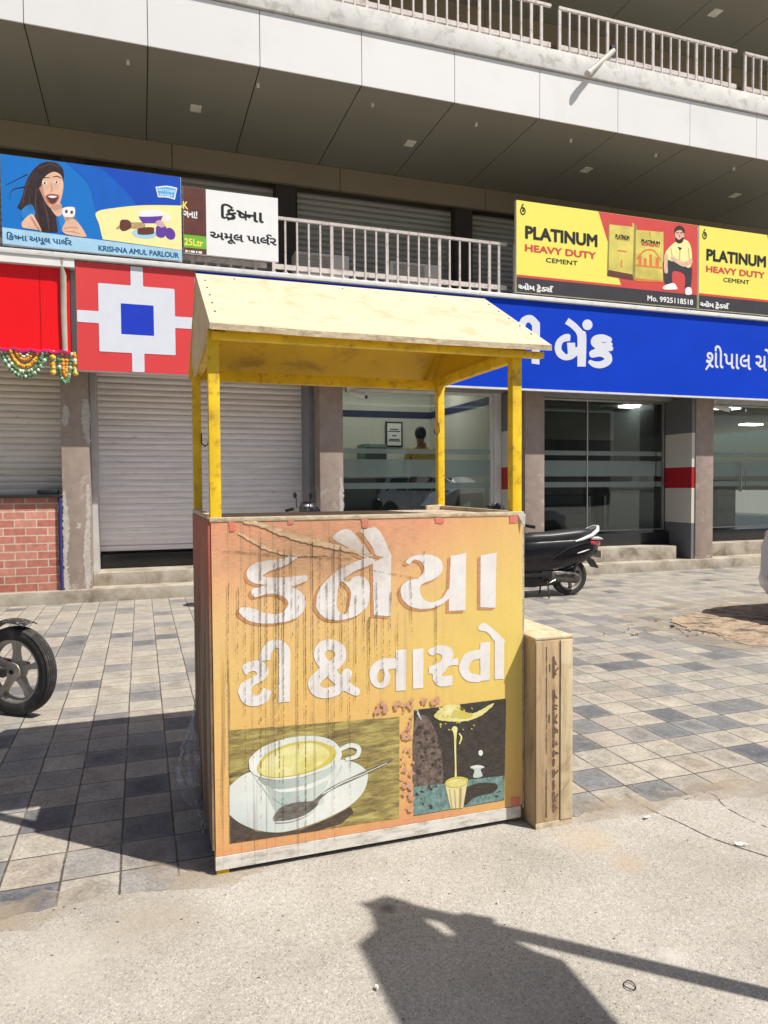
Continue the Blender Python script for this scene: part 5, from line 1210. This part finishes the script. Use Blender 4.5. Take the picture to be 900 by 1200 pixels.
MB().box(BX0, BX1, BY0-.002, BY0+.002, BZ-.032, BZ-.0125).build('batten', m_edge, t); MB().box(BX0, BX1, BY0-.006, BY0+.004, .001, .026).build('batten', m_edge, t)
ik = []; ri = random.Random(21); z = .07
while z < .76:
    h = ri.uniform(.02, .055)
    if ri.random() < .82:
        ik.append(('l', [(.084, z, .011), (.084, z+h, .013)]))
        for _ in range(3): ik.append(('l', [(.084, z+ri.uniform(0, h), .008), (.084+ri.uniform(-.006, .022), z+ri.uniform(0, h), .007)]))
    z += h+ri.uniform(.008, .03)
ik += [('l', [(.048, .33, .003), (.048, .80, .0045)]), ('l', [(.048, .05, .006), (.048, .26, .005)]), ('l', [(.062, .47, .008), (.062, .50, .008)]), ('l', [(.064, .69, .006), (.064, .72, .006)])]
flat('stencil_marks', ik, lambda x, y: (BX0+.004+x, BY0-.0052, y), m_ink, t, .0022, 0, .0022, 3)

# ================================================================== vehicles
def superell(x, w, z0, z1, n=20, e=.55, y0=0):
    zc, h = (z0+z1)/2, (z1-z0)/2; P = []
    for k in range(n):
        a = 2*math.pi*k/n; c, s_ = math.cos(a), math.sin(a)
        P.append((x, y0+w*math.copysign(abs(c)**e, c), zc+h*math.copysign(abs(s_)**e, s_)))
    return P
def wheel(root, x, r, w, spokes=5, y=0, rim_r=None):
    rim_r = rim_r or r*.70; tw = w/2
    prof = [(rim_r, -tw*.75), (rim_r+.015, -tw*.95), (r*.88, -tw*1.05), (r*.955, -tw*.86)]
    for k in range(5):
        a = -tw*.74+tw*1.48*k/4
        prof += [(r*(1-.02*abs(a/tw)**2), a-.007), (r*(1-.02*abs(a/tw)**2), a+.0045), (r*.972, a+.0055), (r*.972, a+.010)]
    prof += [(r*.955, tw*.86), (r*.88, tw*1.05), (rim_r+.015, tw*.95), (rim_r, tw*.75)]
    ty = MB().lathe(prof, (x, y, r), (0, 1, 0), 48, True).build('tyre', m_rubber, root, smooth=35)
    M = MB(); M.lathe([(rim_r+.001, -tw*.8), (rim_r+.012, -tw*.85), (rim_r-.016, -tw*.55), (rim_r-.022, 0), (rim_r-.016, tw*.55), (rim_r+.012, tw*.85), (rim_r+.001, tw*.8)], (x, y, r), (0, 1, 0), 48)
    hub = r*.2; M.lathe([(.012, -tw*.95), (hub, -tw*.9), (hub*1.15, -tw*.4), (hub*1.15, tw*.4), (hub, tw*.9), (.012, tw*.95)], (x, y, r), (0, 1, 0), 24)
    for k in range(spokes):
        a = 2*math.pi*k/spokes+.35; d = Vector((math.cos(a), 0, math.sin(a))); c = Vector((x, y, r))
        M.loft([[c+d*q+Vector((-d.z, 0, d.x))*sx*ww+Vector((0, sy*hh, 0)) for sx, sy in ((-1,-1),(1,-1),(1,1),(-1,1))] for q, ww, hh in ((hub*.9, r*.075, tw*.62), ((hub+rim_r)/2, r*.055, tw*.42), (rim_r-.012, r*.085, tw*.6))])
    M.build('rim', m_alloy, ty, smooth=35)
    MB().cyl((x, y-tw*1.2, r), (x, y+tw*1.2, r), .016, 10).build('axle', m_black, ty, smooth=40)
    return ty
def make_scooter():
    t = thing('scooter', (0, 0, 0), 'black scooter with silver grab rail parked behind the tea cart', 'scooter')
    wheel(t, 0, .255, .10, 3); wheel(t, 1.42, .240, .09, 3)
    M = MB(); M.loft([superell(x, w, a, b, 22, .62) for x, w, a, b in ((-.44,.03,.65,.71),(-.40,.09,.57,.765),(-.30,.135,.50,.80),(-.15,.165,.43,.81),(.05,.18,.375,.81),(.28,.18,.33,.81),(.52,.17,.30,.80),(.72,.155,.29,.78),(.84,.12,.29,.70))]); body = M.build('body', m_gloss, t, smooth=60)
    M = MB(); M.tube([(.46,.166,.45),(.30,.184,.56),(.10,.186,.66),(-.10,.174,.71),(-.28,.146,.72)], [.006,.010,.010,.009,.004], 6); M.build('trim_line', m_black, body, smooth=50)
    M = MB(); M.tube([(-.02,.1835,.585),(-.12,.172,.605),(-.22,.160,.63)], [.004,.009,.003], 6, flat=1.2); M.build('side_badge', m_silver, body, smooth=50)
    M = MB(); M.loft([superell(x, w, a, b, 20, .7) for x, w, a, b in ((-.33,.07,.80,.88),(-.28,.13,.77,.905),(-.10,.155,.74,.91),(.12,.16,.72,.895),(.34,.155,.71,.875),(.58,.14,.70,.87),(.76,.11,.70,.84),(.82,.06,.72,.80))]); M.build('seat', plain('seat_vinyl', (.022, .021, .022), .42, var=.2), t, smooth=60)
    M = MB(); M.tube([(.0,.165,.745),(-.12,.165,.775),(-.26,.155,.82),(-.37,.12,.885),(-.42,.05,.925),(-.42,-.05,.925),(-.37,-.12,.885),(-.26,-.155,.82),(-.12,-.165,.775),(.0,-.165,.745)], [.012,.022,.027,.027,.024,.024,.027,.027,.022,.012], 8); M.build('grab_rail', m_silver, t, smooth=60)
    M = MB(); M.loft([superell(x, w, a, b, 14, .6) for x, w, a, b in ((-.455,.06,.685,.735),(-.43,.10,.665,.755),(-.36,.128,.665,.765),(-.25,.156,.695,.745))]); M.build('tail_light', m_tail, t, smooth=60)
    M = MB(); M.loft([superell(x, .05, a, b, 12, .6, y) for y in (.1,) for x, a, b in ((-.44,.755,.775),(-.38,.75,.80),(-.26,.755,.80))]); M.loft([superell(x, .05, a, b, 12, .6, -.1) for x, a, b in ((-.44,.755,.775),(-.38,.75,.80),(-.26,.755,.80))]); M.build('indicator_lens', m_lens, t, smooth=60)
    M = MB(); M.loft([[(x, y-.09, z), (x, y+.09, z), (x-.012, y+.09, z+.01), (x-.012, y-.09, z+.01)] for x, y, z in ((-.20,0,.53),(-.32,0,.47),(-.40,0,.36))]); fl_ = M.build('rear_mudguard', m_black, t)
    MB().box(-.455, -.445, -.10, .10, .50, .60).build('number_plate', plain('plate', (.62, .60, .50), .5), t)
    M = MB(); M.loft([superell(x, w, a, b, 14, .8) for x, w, a, b in ((.06,.05,.20,.36),(.2,.10,.15,.42),(.55,.12,.13,.40),(.85,.12,.15,.36),(1.0,.08,.20,.33))]); M.build('engine_block', m_black, t, smooth=50)
    M = MB(); M.box(.40, 1.02, -.17, .17, .285, .335); M.box(.34, .50, -.15, .15, .25, .36); M.build('floorboard', m_black, t, bevel=.012)
    M = MB(); M.loft([[(x+.03*math.cos(a)*0+(-.035 if abs(math.sin(a)) > .8 else 0), w*math.sin(a), z+.0) for a in [math.pi*(-.5+k/9) for k in range(10)]]+[(x+.05, w*.9*math.sin(a), z) for a in [math.pi*(.5-k/9) for k in range(10)]] for x, w, z in ((1.0,.17,.30),(1.05,.20,.45),(1.09,.215,.65),(1.11,.19,.82),(1.1,.12,.95))]); M.build('leg_shield', m_gloss, t, smooth=50)
    M = MB(); M.loft([superell(x, w, a, b, 16, .7) for x, w, a, b in ((.98,.07,1.06,1.18),(1.03,.14,1.03,1.25),(1.10,.15,.97,1.28),(1.16,.10,.97,1.22),(1.19,.05,.99,1.12))]); M.build('handlebar_cowl', m_gloss, t, smooth=60)
    M = MB(); M.tube([(1.02,-.36,1.10),(1.08,-.18,1.06),(1.08,0,1.05),(1.0,.18,1.02),(.735,.40,.965)], [.018,.016,.016,.018,.023], 8); M.build('handlebar', m_black, t, smooth=60)
    M = MB(); M.tube([(1.05,.20,1.0),(1.0,.28,1.0),(.90,.40,.98)], .006, 6); M.tube([(1.08,-.20,1.05),(1.08,-.28,1.08),(1.06,-.40,1.09)], .006, 6); M.build('brake_levers', m_black, t, smooth=60)
    for s in (1, -1):
        M = MB(); M.tube([(1.08,.10*s,1.16),(1.10,.13*s,1.20),(1.12,.15*s,1.22)], .006, 6); M.loft([[(1.12+dx, .17*s+.045*math.cos(a)*k, 1.225+.025*math.sin(a)*k) for a in [2*math.pi*i/12 for i in range(12)]] for dx, k in ((-.008,.9),(0,1),(.018,.6))]); M.build('mirror', m_black, t, smooth=60)
    M = MB(); M.loft([superell(x, w, a, b, 14, .7) for x, w, a, b in ((1.20,.09,.36,.47),(1.32,.085,.40,.53),(1.46,.08,.42,.53),(1.60,.06,.38,.45))]); M.build('front_mudguard', m_gloss, t, smooth=60)
    M = MB(); M.tube([(1.42,.07,.24),(1.27,.06,.55),(1.14,.03,.95)], .022, 8); M.tube([(1.42,-.07,.24),(1.27,-.06,.55),(1.14,-.03,.95)], .022, 8); M.build('fork', m_black, t, smooth=60)
    M = MB(); M.loft([superell(x, w, a, b, 14, .7, .095) for x, w, a, b in ((-.09,.045,.20,.29),(-.03,.055,.17,.32),(.08,.05,.18,.33),(.22,.05,.20,.36),(.32,.055,.19,.37),(.38,.04,.22,.33))]); M.build('engine_casing', m_engine, t, smooth=60)
    M = MB(); M.tube([(.30,.16,.24),(.36,.175,.22),(.40,.18,.20)], .008, 6); M.tube([(.28,.15,.31),(.10,.16,.33),(-.02,.16,.30)], .012, 6); M.build('kick_lever', m_steel, t, smooth=60)
    M = MB(); M.loft([superell(x, w, a, b, 12, .8, -.14) for x, w, a, b in ((.20,.03,.24,.30),(.0,.05,.22,.34),(-.25,.055,.26,.38),(-.30,.03,.29,.36))]); M.build('exhaust', m_black, t, smooth=60)
    M = MB(); M.tube([(.40,.10,.26),(.42,.20,.10),(.44,.24,.008)], .011, 6); M.tube([(.36,-.10,.26),(.34,-.17,.10),(.34,-.19,.008)], .011, 6); M.build('stand', m_black, t, smooth=60)
    M = MB(); M.tube([(.04,.12,.24),(-.02,.14,.42),(-.08,.13,.60)], .022, 8); M.build('shock_absorber', m_black, t, smooth=60)
    return t
sco = make_scooter(); sco.location = (5.53, 8.36, 0); sco.rotation_euler = (0, 0, math.pi-R(2))
def make_motorcycle():
    t = thing('motorcycle', (0, 0, 0), 'motorcycle cut by the left edge, its dusty five spoke rear wheel and mottled mudguard showing', 'motorcycle', None)
    wheel(t, 0, .292, .095, 5); wheel(t, -1.27, .295, .085, 5)
    m_mot = Mat('mottled_mudguard'); m_mot.col(m_mot.ramp(m_mot.noise(60, 6, .7), [(.42, (.012, .012, .014)), (.55, (.05, .05, .052)), (.64, (.30, .28, .26))])).pr(.4)
    M = MB(); rows = []
    for k in range(15):
        a = R(40+k*7.5); rows.append([(.325*math.cos(a)+.0, .055*c, .292+(.325-.018*abs(c)**2)*math.sin(a)) for c in (-1,-.6,0,.6,1)]+[(.318*math.cos(a), .052*c, .292+(.318-.018*abs(c)**2)*math.sin(a)) for c in (1,.6,0,-.6,-1)])
    M.loft(rows); M.build('front_mudguard', m_mot.m, t, smooth=40)
    for s in (1, -1):
        M = MB(); M.tube([(0, .085*s, .292), (-.14, .085*s, .62), (-.31, .085*s, 1.0)], [.026,.024,.018], 10); M.build('fork_leg', m_steel, t, smooth=50)
    M = MB(); M.tube([(-.02,.085,.30),(-.08,.085,.46)], .032, 10); M.tube([(-.02,-.085,.30),(-.08,-.085,.46)], .032, 10); M.build('fork_lower', m_engine, t, smooth=50)
    M = MB(); M.lathe([(.03, -.02), (.10, -.012), (.10, 0), (.04, .006)], (0, -.055, .292), (0, 1, 0), 20); M.build('brake_drum', m_alloy, t, smooth=50)
    M = MB(); M.tube([(-.46,-.38,1.06),(-.36,-.24,1.09),(-.32,-.08,1.05),(-.32,.08,1.05),(-.36,.24,1.09),(-.46,.38,1.06)], .014, 8); M.build('handlebar', m_steel, t, smooth=60)
    M = MB(); M.tube([(-.46,-.38,1.06),(-.39,-.27,1.085)], .019, 8); M.tube([(-.46,.38,1.06),(-.39,.27,1.085)], .019, 8); M.tube([(-.31,-.22,1.10),(-.33,-.40,1.08)], .006, 6); M.tube([(-.31,.22,1.10),(-.33,.40,1.08)], .006, 6); M.build('grips', m_black, t, smooth=60)
    M = MB(); M.loft([superell(x, w, a, b, 16, .8) for x, w, a, b in ((-.37,.10,.92,1.17),(-.26,.11,.84,1.19),(-.16,.095,.84,1.10),(-.13,.07,.87,1.02))]); M.build('headlight_cowl', m_gloss, t, smooth=60)
    M = MB(); M.loft([superell(x, w, a, b, 14, .9) for x, w, a, b in ((-.135,.065,.885,1.0),(-.118,.055,.90,.99))]); M.build('headlight', m_lens, t, smooth=60)
    M = MB(); M.loft([superell(x, w, a, b, 18, .75) for x, w, a, b in ((-.36,.06,.86,.94),(-.44,.13,.80,1.0),(-.60,.15,.78,1.03),(-.78,.12,.76,.96),(-.84,.08,.76,.88))]); M.build('fuel_tank', m_gloss, t, smooth=60)
    M = MB(); M.loft([superell(x, w, a, b, 16, .7) for x, w, a, b in ((-.80,.08,.78,.86),(-.86,.12,.76,.85),(-.95,.125,.79,.88),(-1.02,.10,.83,.91),(-1.06,.05,.85,.90))]); M.build('seat', m_black, t, smooth=60)
    M = MB(); M.loft([superell(x, w, a, b, 16, .7) for x, w, a, b in ((-.86,.10,.58,.76),(-1.0,.13,.56,.78),(-1.02,.11,.66,.80),(-1.06,.06,.70,.80))]); M.build('side_cover', m_gloss, t, smooth=60)
    M = MB(); M.loft([superell(x, w, a, b, 14, .7) for x, w, a, b in ((-.44,.07,.34,.60),(-.58,.13,.26,.68),(-.80,.14,.25,.58),(-.92,.10,.30,.5))]); M.build('engine', m_engine, t, smooth=60)
    M = MB(); M.tube([(-.5,-.10,.42),(-.46,-.14,.28),(-.7,-.16,.22),(-.9,-.17,.25),(-1.12,-.18,.28)], [.02,.02,.024,.045,.045], 10); M.build('exhaust', m_steel, t, smooth=60)
    MB().beam((-.85,.10,.33),(-1.27,.10,.30),.03,.05).build('swingarm', m_black, t); MB().beam((-.85,-.10,.33),(-1.27,-.10,.30),.03,.05).build('swingarm', m_black, t); MB().tube([(-.42,0,.80),(-.46,0,.40)], .025, 8).build('frame', m_black, t)
    for s in (1, -1):
        M = MB(); M.tube([(-.36,.26*s,1.09),(-.35,.30*s,1.22)], .006, 6); M.loft([[(-.36+dx, .33*s+.06*math.cos(a)*k, 1.25+.042*math.sin(a)*k) for a in [2*math.pi*i/12 for i in range(12)]] for dx, k in ((-.008,.9),(0,1),(.018,.6))]); M.build('mirror', m_black, t, smooth=60)
    MB().tube([(-.75,.12,.30),(-.78,.2,.12),(-.80,.27,.008)], .011, 6).build('side_stand', m_black, t, smooth=60)
    M = MB(); rows = []
    for k in range(15):
        a = R(42+k*4.9); rows.append([(-1.27+.345*math.cos(a), .06*c, .30+(.345-.018*abs(c)**2)*math.sin(a)) for c in (-1,-.6,0,.6,1)]+[(-1.27+.337*math.cos(a), .057*c, .30+(.337-.018*abs(c)**2)*math.sin(a)) for c in (1,.6,0,-.6,-1)])
    M.loft(rows); M.build('rear_mudguard', m_mot.m, t, smooth=40)
    # the rear axle becomes the origin, the bike heads along -x
    for ch in t.children:
        for me in [ch.data]+[g.data for g in ch.children]:
            for v in me.vertices: v.co.x, v.co.y = -1.27-v.co.x, -v.co.y
    return t
mot = make_motorcycle(); mot.location = (-.80, 5.22, 0); mot.rotation_euler = (0, 0, R(-36))
mot2 = dup(mot, (1.02, 9.2, 0), math.pi+R(4), 'black motorcycle hidden behind the tea cart, only its handlebar showing over the counter', scale=1.11)
def make_car():
    t = thing('parked_car', (0, 0, 0), 'white hatchback at the right edge with only its rear bumper corner showing', 'car')
    st = [(-1.88,.56,.32,.72,.80,.44),(-1.85,.68,.26,.86,1.0,.54),(-1.70,.76,.22,.88,1.10,.58),(-1.52,.81,.20,.90,1.32,.60),(-1.25,.83,.19,.90,1.44,.62),(-.7,.835,.19,.90,1.50,.63),(0,.84,.19,.90,1.50,.63),(.45,.84,.19,.90,1.42,.61),(.80,.835,.19,.90,1.20,.60),(1.08,.83,.19,.90,.96,.62),(1.35,.81,.20,.86,.90,.60),(1.62,.75,.22,.78,.82,.54),(1.78,.64,.26,.66,.70,.46),(1.84,.48,.36,.56,.58,.38)]
    rows = []
    for x, w, zb, zl, zr, wr in st:
        half = [(w*.86, zb), (w*.97, zb+.08), (w, zb+(zl-zb)*.45), (w*.985, zl-.06), (w*.95, zl), (wr+.06, zl+(zr-zl)*.80) , (wr, zr-.012), (wr*.6, zr+.01), (0, zr+.015)]
        rows.append([(x, y, z) for y, z in half]+[(x, -y, z) for y, z in half[-2::-1]])
    M = MB(); M.loft(rows); bd = M.build('body', m_carw, t, smooth=42)
    def side_glass(x0, x1, s, cut0=0, cut1=0):
        def P(x, f):
            xs = [q[0] for q in st]; w = np.interp(x, xs, [q[1]*.95 for q in st]); zl = np.interp(x, xs, [q[3] for q in st]); zr = np.interp(x, xs, [q[4] for q in st]); wr = np.interp(x, xs, [q[5]+.06 for q in st])
            return (x, s*(w+(wr-w)*f+.006), zl+(zr-zl)*.80*f)
        MB().add([P(x0, .08), P(x1, .08), P(x1-cut1, .93), P(x0+cut0, .93)], [(0,1,2,3)]).build('side_window', m_carglass, t)
    for s in (1, -1): side_glass(-1.42, -.62, s, .16); side_glass(-.55, .28, s); side_glass(.34, .86, s, 0, .34)
    MB().add([(1.07,-.60,.985),(1.07,.60,.985),(.50,.55,1.425),(.50,-.55,1.425)], [(0,1,2,3)]).build('windshield', m_carglass, t)
    MB().add([(-1.755,-.56,1.02),(-1.755,.56,1.02),(-1.42,.50,1.395),(-1.42,-.50,1.395)], [(0,3,2,1)]).build('rear_window', m_carglass, t)
    for s in (1, -1):
        M = MB(); M.loft([superell(x, w, a, b, 12, .6, s*.60) for x, w, a, b in ((-1.83,.06,.76,.94),(-1.79,.10,.72,.98),(-1.70,.14,.72,.98))]); M.build('tail_light', m_tail, t, smooth=50)
        M = MB(); M.loft([superell(x, w, a, b, 12, .6, s*.54) for x, w, a, b in ((1.80,.08,.60,.70),(1.72,.14,.58,.76),(1.58,.17,.62,.80))]); M.build('headlight', m_lens, t, smooth=50)
        M = MB(); M.loft([superell(x, .07, a, b, 10, .7, s*.93) for x, a, b in ((.70,.95,1.05),(.76,.93,1.08),(.82,.96,1.04))]); M.build('mirror', m_carw, t, smooth=50)
        for x in (-1.18, 1.20):
            M = MB(); M.lathe([(.33, -.012), (.34, .008), (.02, .010)], (x, s*.832, .30), (0, s, 0), 28); M.build('wheel_arch', m_black, t, smooth=40)
            wheel(t, x, .285, .16, 7, s*.775, .19)
    M = MB(); M.box(-1.862, -1.84, -.26, .26, .46, .56); M.build('number_plate', plain('car_plate', (.7, .7, .66), .5), t)
    M = MB(); M.loft([superell(x, w, a, b, 14, .5) for x, w, a, b in ((-1.88,.60,.34,.50),(-1.84,.72,.28,.58),(-1.72,.80,.24,.60),(-1.55,.835,.22,.58))]); M.build('rear_bumper', m_carw, t, smooth=50)
    M = MB(); M.loft([superell(x, w, a, b, 14, .5) for x, w, a, b in ((1.88,.56,.30,.44),(1.82,.70,.26,.52),(1.66,.80,.22,.54))]); M.build('front_bumper', m_carw, t, smooth=50)
    return t
car = make_car(); car.location = (8.50, 5.55, 0)
car2 = dup(car, (11.4, -4.4, 0), R(62), 'silver hatchback behind the viewer, seen only as a reflection in the bank window', scale=1.42)
for ch in car2.children:
    for k, sl_ in enumerate(ch.material_slots):
        if sl_.material == m_carw:
            ch.data = ch.data.copy(); ch.data.materials[k] = m_cars

# ================================================================== unseen pole, its hanging shape added to throw the shadow on the concrete
sd = np.array(SUN_D)
G = pZ(460, 1061); PH = 3.0; base = G-sd*(PH/-sd[2])*1.0
Xp, Yp = base[0], base[1]
def back(px, py):
    g = pZ(px, py); k = (Xp-g[0])/(-sd[0]); p = g-sd*k; return (p[1], p[2])
H5 = lambda *P: [(400+a/2.5, 1020+b/2.5) for a, b in P]
t = thing('shadow_pole', (Xp, Yp, 0), 'pole outside the right edge with an unseen added shape that throws the shadow on the concrete', 'pole')
MB().tube([(Xp, Yp, 0), (Xp, Yp, PH)], .034, 12).build('pole', m_rail, t, smooth=40)
bp = [back(*q) for q in H5((55,215),(108,170),(90,112),(55,95),(85,92),(125,76),(195,96),(212,128),(240,150),(300,192),(345,190),(300,150),(335,132),(350,126),(440,142),(440,165),(490,205),(560,240),(640,265),(800,450),(960,640),(330,640),(175,450))]  # outline projected back along the sun from the shadow it throws
MB().prism(bp, Xp-.012, Xp+.012, 'yz').build('shadow_shape', plain('shadow_shape_tan', (.45, .40, .34), .9), t)
ra = [back(*q) for q in H5((195,98),(345,128),(345,150),(195,120))]

# ================================================================== litter
def scrap(px, py, w, h, a, mat, label, name='paper_scrap', cat='litter'):
    p = pZ(px, py); M = MB(); rg = random.Random(int(px)); n = 5; vs = []
    for j in range(n):
        for i in range(n):
            u, v = (i/(n-1)-.5)*w, (j/(n-1)-.5)*h
            if i in (0, n-1) or j in (0, n-1): u += rg.uniform(-.12, .12)*w; v += rg.uniform(-.12, .12)*h
            vs.append((p[0]+u*math.cos(a)-v*math.sin(a), p[1]+u*math.sin(a)+v*math.cos(a), .006+rg.uniform(0, .010)))
    M.add(vs, [(j*n+i, j*n+i+1, j*n+i+n+1, j*n+i+n) for j in range(n-1) for i in range(n-1)])
    o = M.build(name, mat, None, origin=(p[0], p[1], .004), smooth=60); tag(o, label, cat); return o
m_paper = plain('scrap_paper', (.72, .71, .69), .8)
scrap(758, 960, .030, .016, .3, m_paper, 'small white paper scrap on the concrete just right of the crate')
scrap(868, 991, .045, .022, -.5, m_paper, 'crumpled white scrap lying on the pavement joint at the right')
scrap(584, 1060, .010, .008, .4, m_paper, 'tiny white paper chip on the concrete above the long shadow')
scrap(442, 1160, .018, .010, .8, m_paper, 'small pale chip lying inside the shadow near the bottom edge')
p = pZ(738, 1157); M = MB(); M.tube([(p[0]+.016*math.cos(a), p[1]+.019*math.sin(a), .006+.002*math.sin(2*a)) for a in [2*math.pi*k/20 for k in range(21)]], .0016, 6)
tag(M.build('rubber_ring', m_black, None, origin=(p[0], p[1], .003), smooth=60), 'thin black ring lying on the concrete below the long shadow', 'ring')
p = pZ(788, 736); o = MB().sph((p[0], p[1], .02), .022, 6, (1.5, 1, .7)).build('stone', plain('dark_stone', (.05, .045, .04), .8), None, origin=(p[0], p[1], .01), smooth=60); tag(o, 'dark stone beside the loose sand by the car', 'stone')
rs = random.Random(31)
M = MB()
for _ in range(260):
    x, y = rs.uniform(-1.2, 3.2), rs.uniform(1.4, 2.75); r = rs.choice((.0015, .002, .0025, .004)); M.sph((x, y, r*.4), r, 3, (rs.uniform(.8,1.6), 1, .7))
o = M.build('gravel', plain('grit', (.30, .27, .23), .9, var=.6, scale=90), None, origin=(0,0,0)); o['kind'] = 'stuff'
M = MB(); c = pZ(835, 738)
for _ in range(110):
    x, y = c[0]+rs.gauss(0, .5), c[1]+rs.gauss(0, .22); r = rs.choice((.005, .007, .010, .016)); M.sph((x, y, r*.4+.004), r, 4, (rs.uniform(.8,1.7), rs.uniform(.7,1.3), .6))
o = M.build('rubble', plain('rubble', (.40, .30, .21), .9, var=.5, scale=20), None, origin=(0,0,0)); o['kind'] = 'stuff'
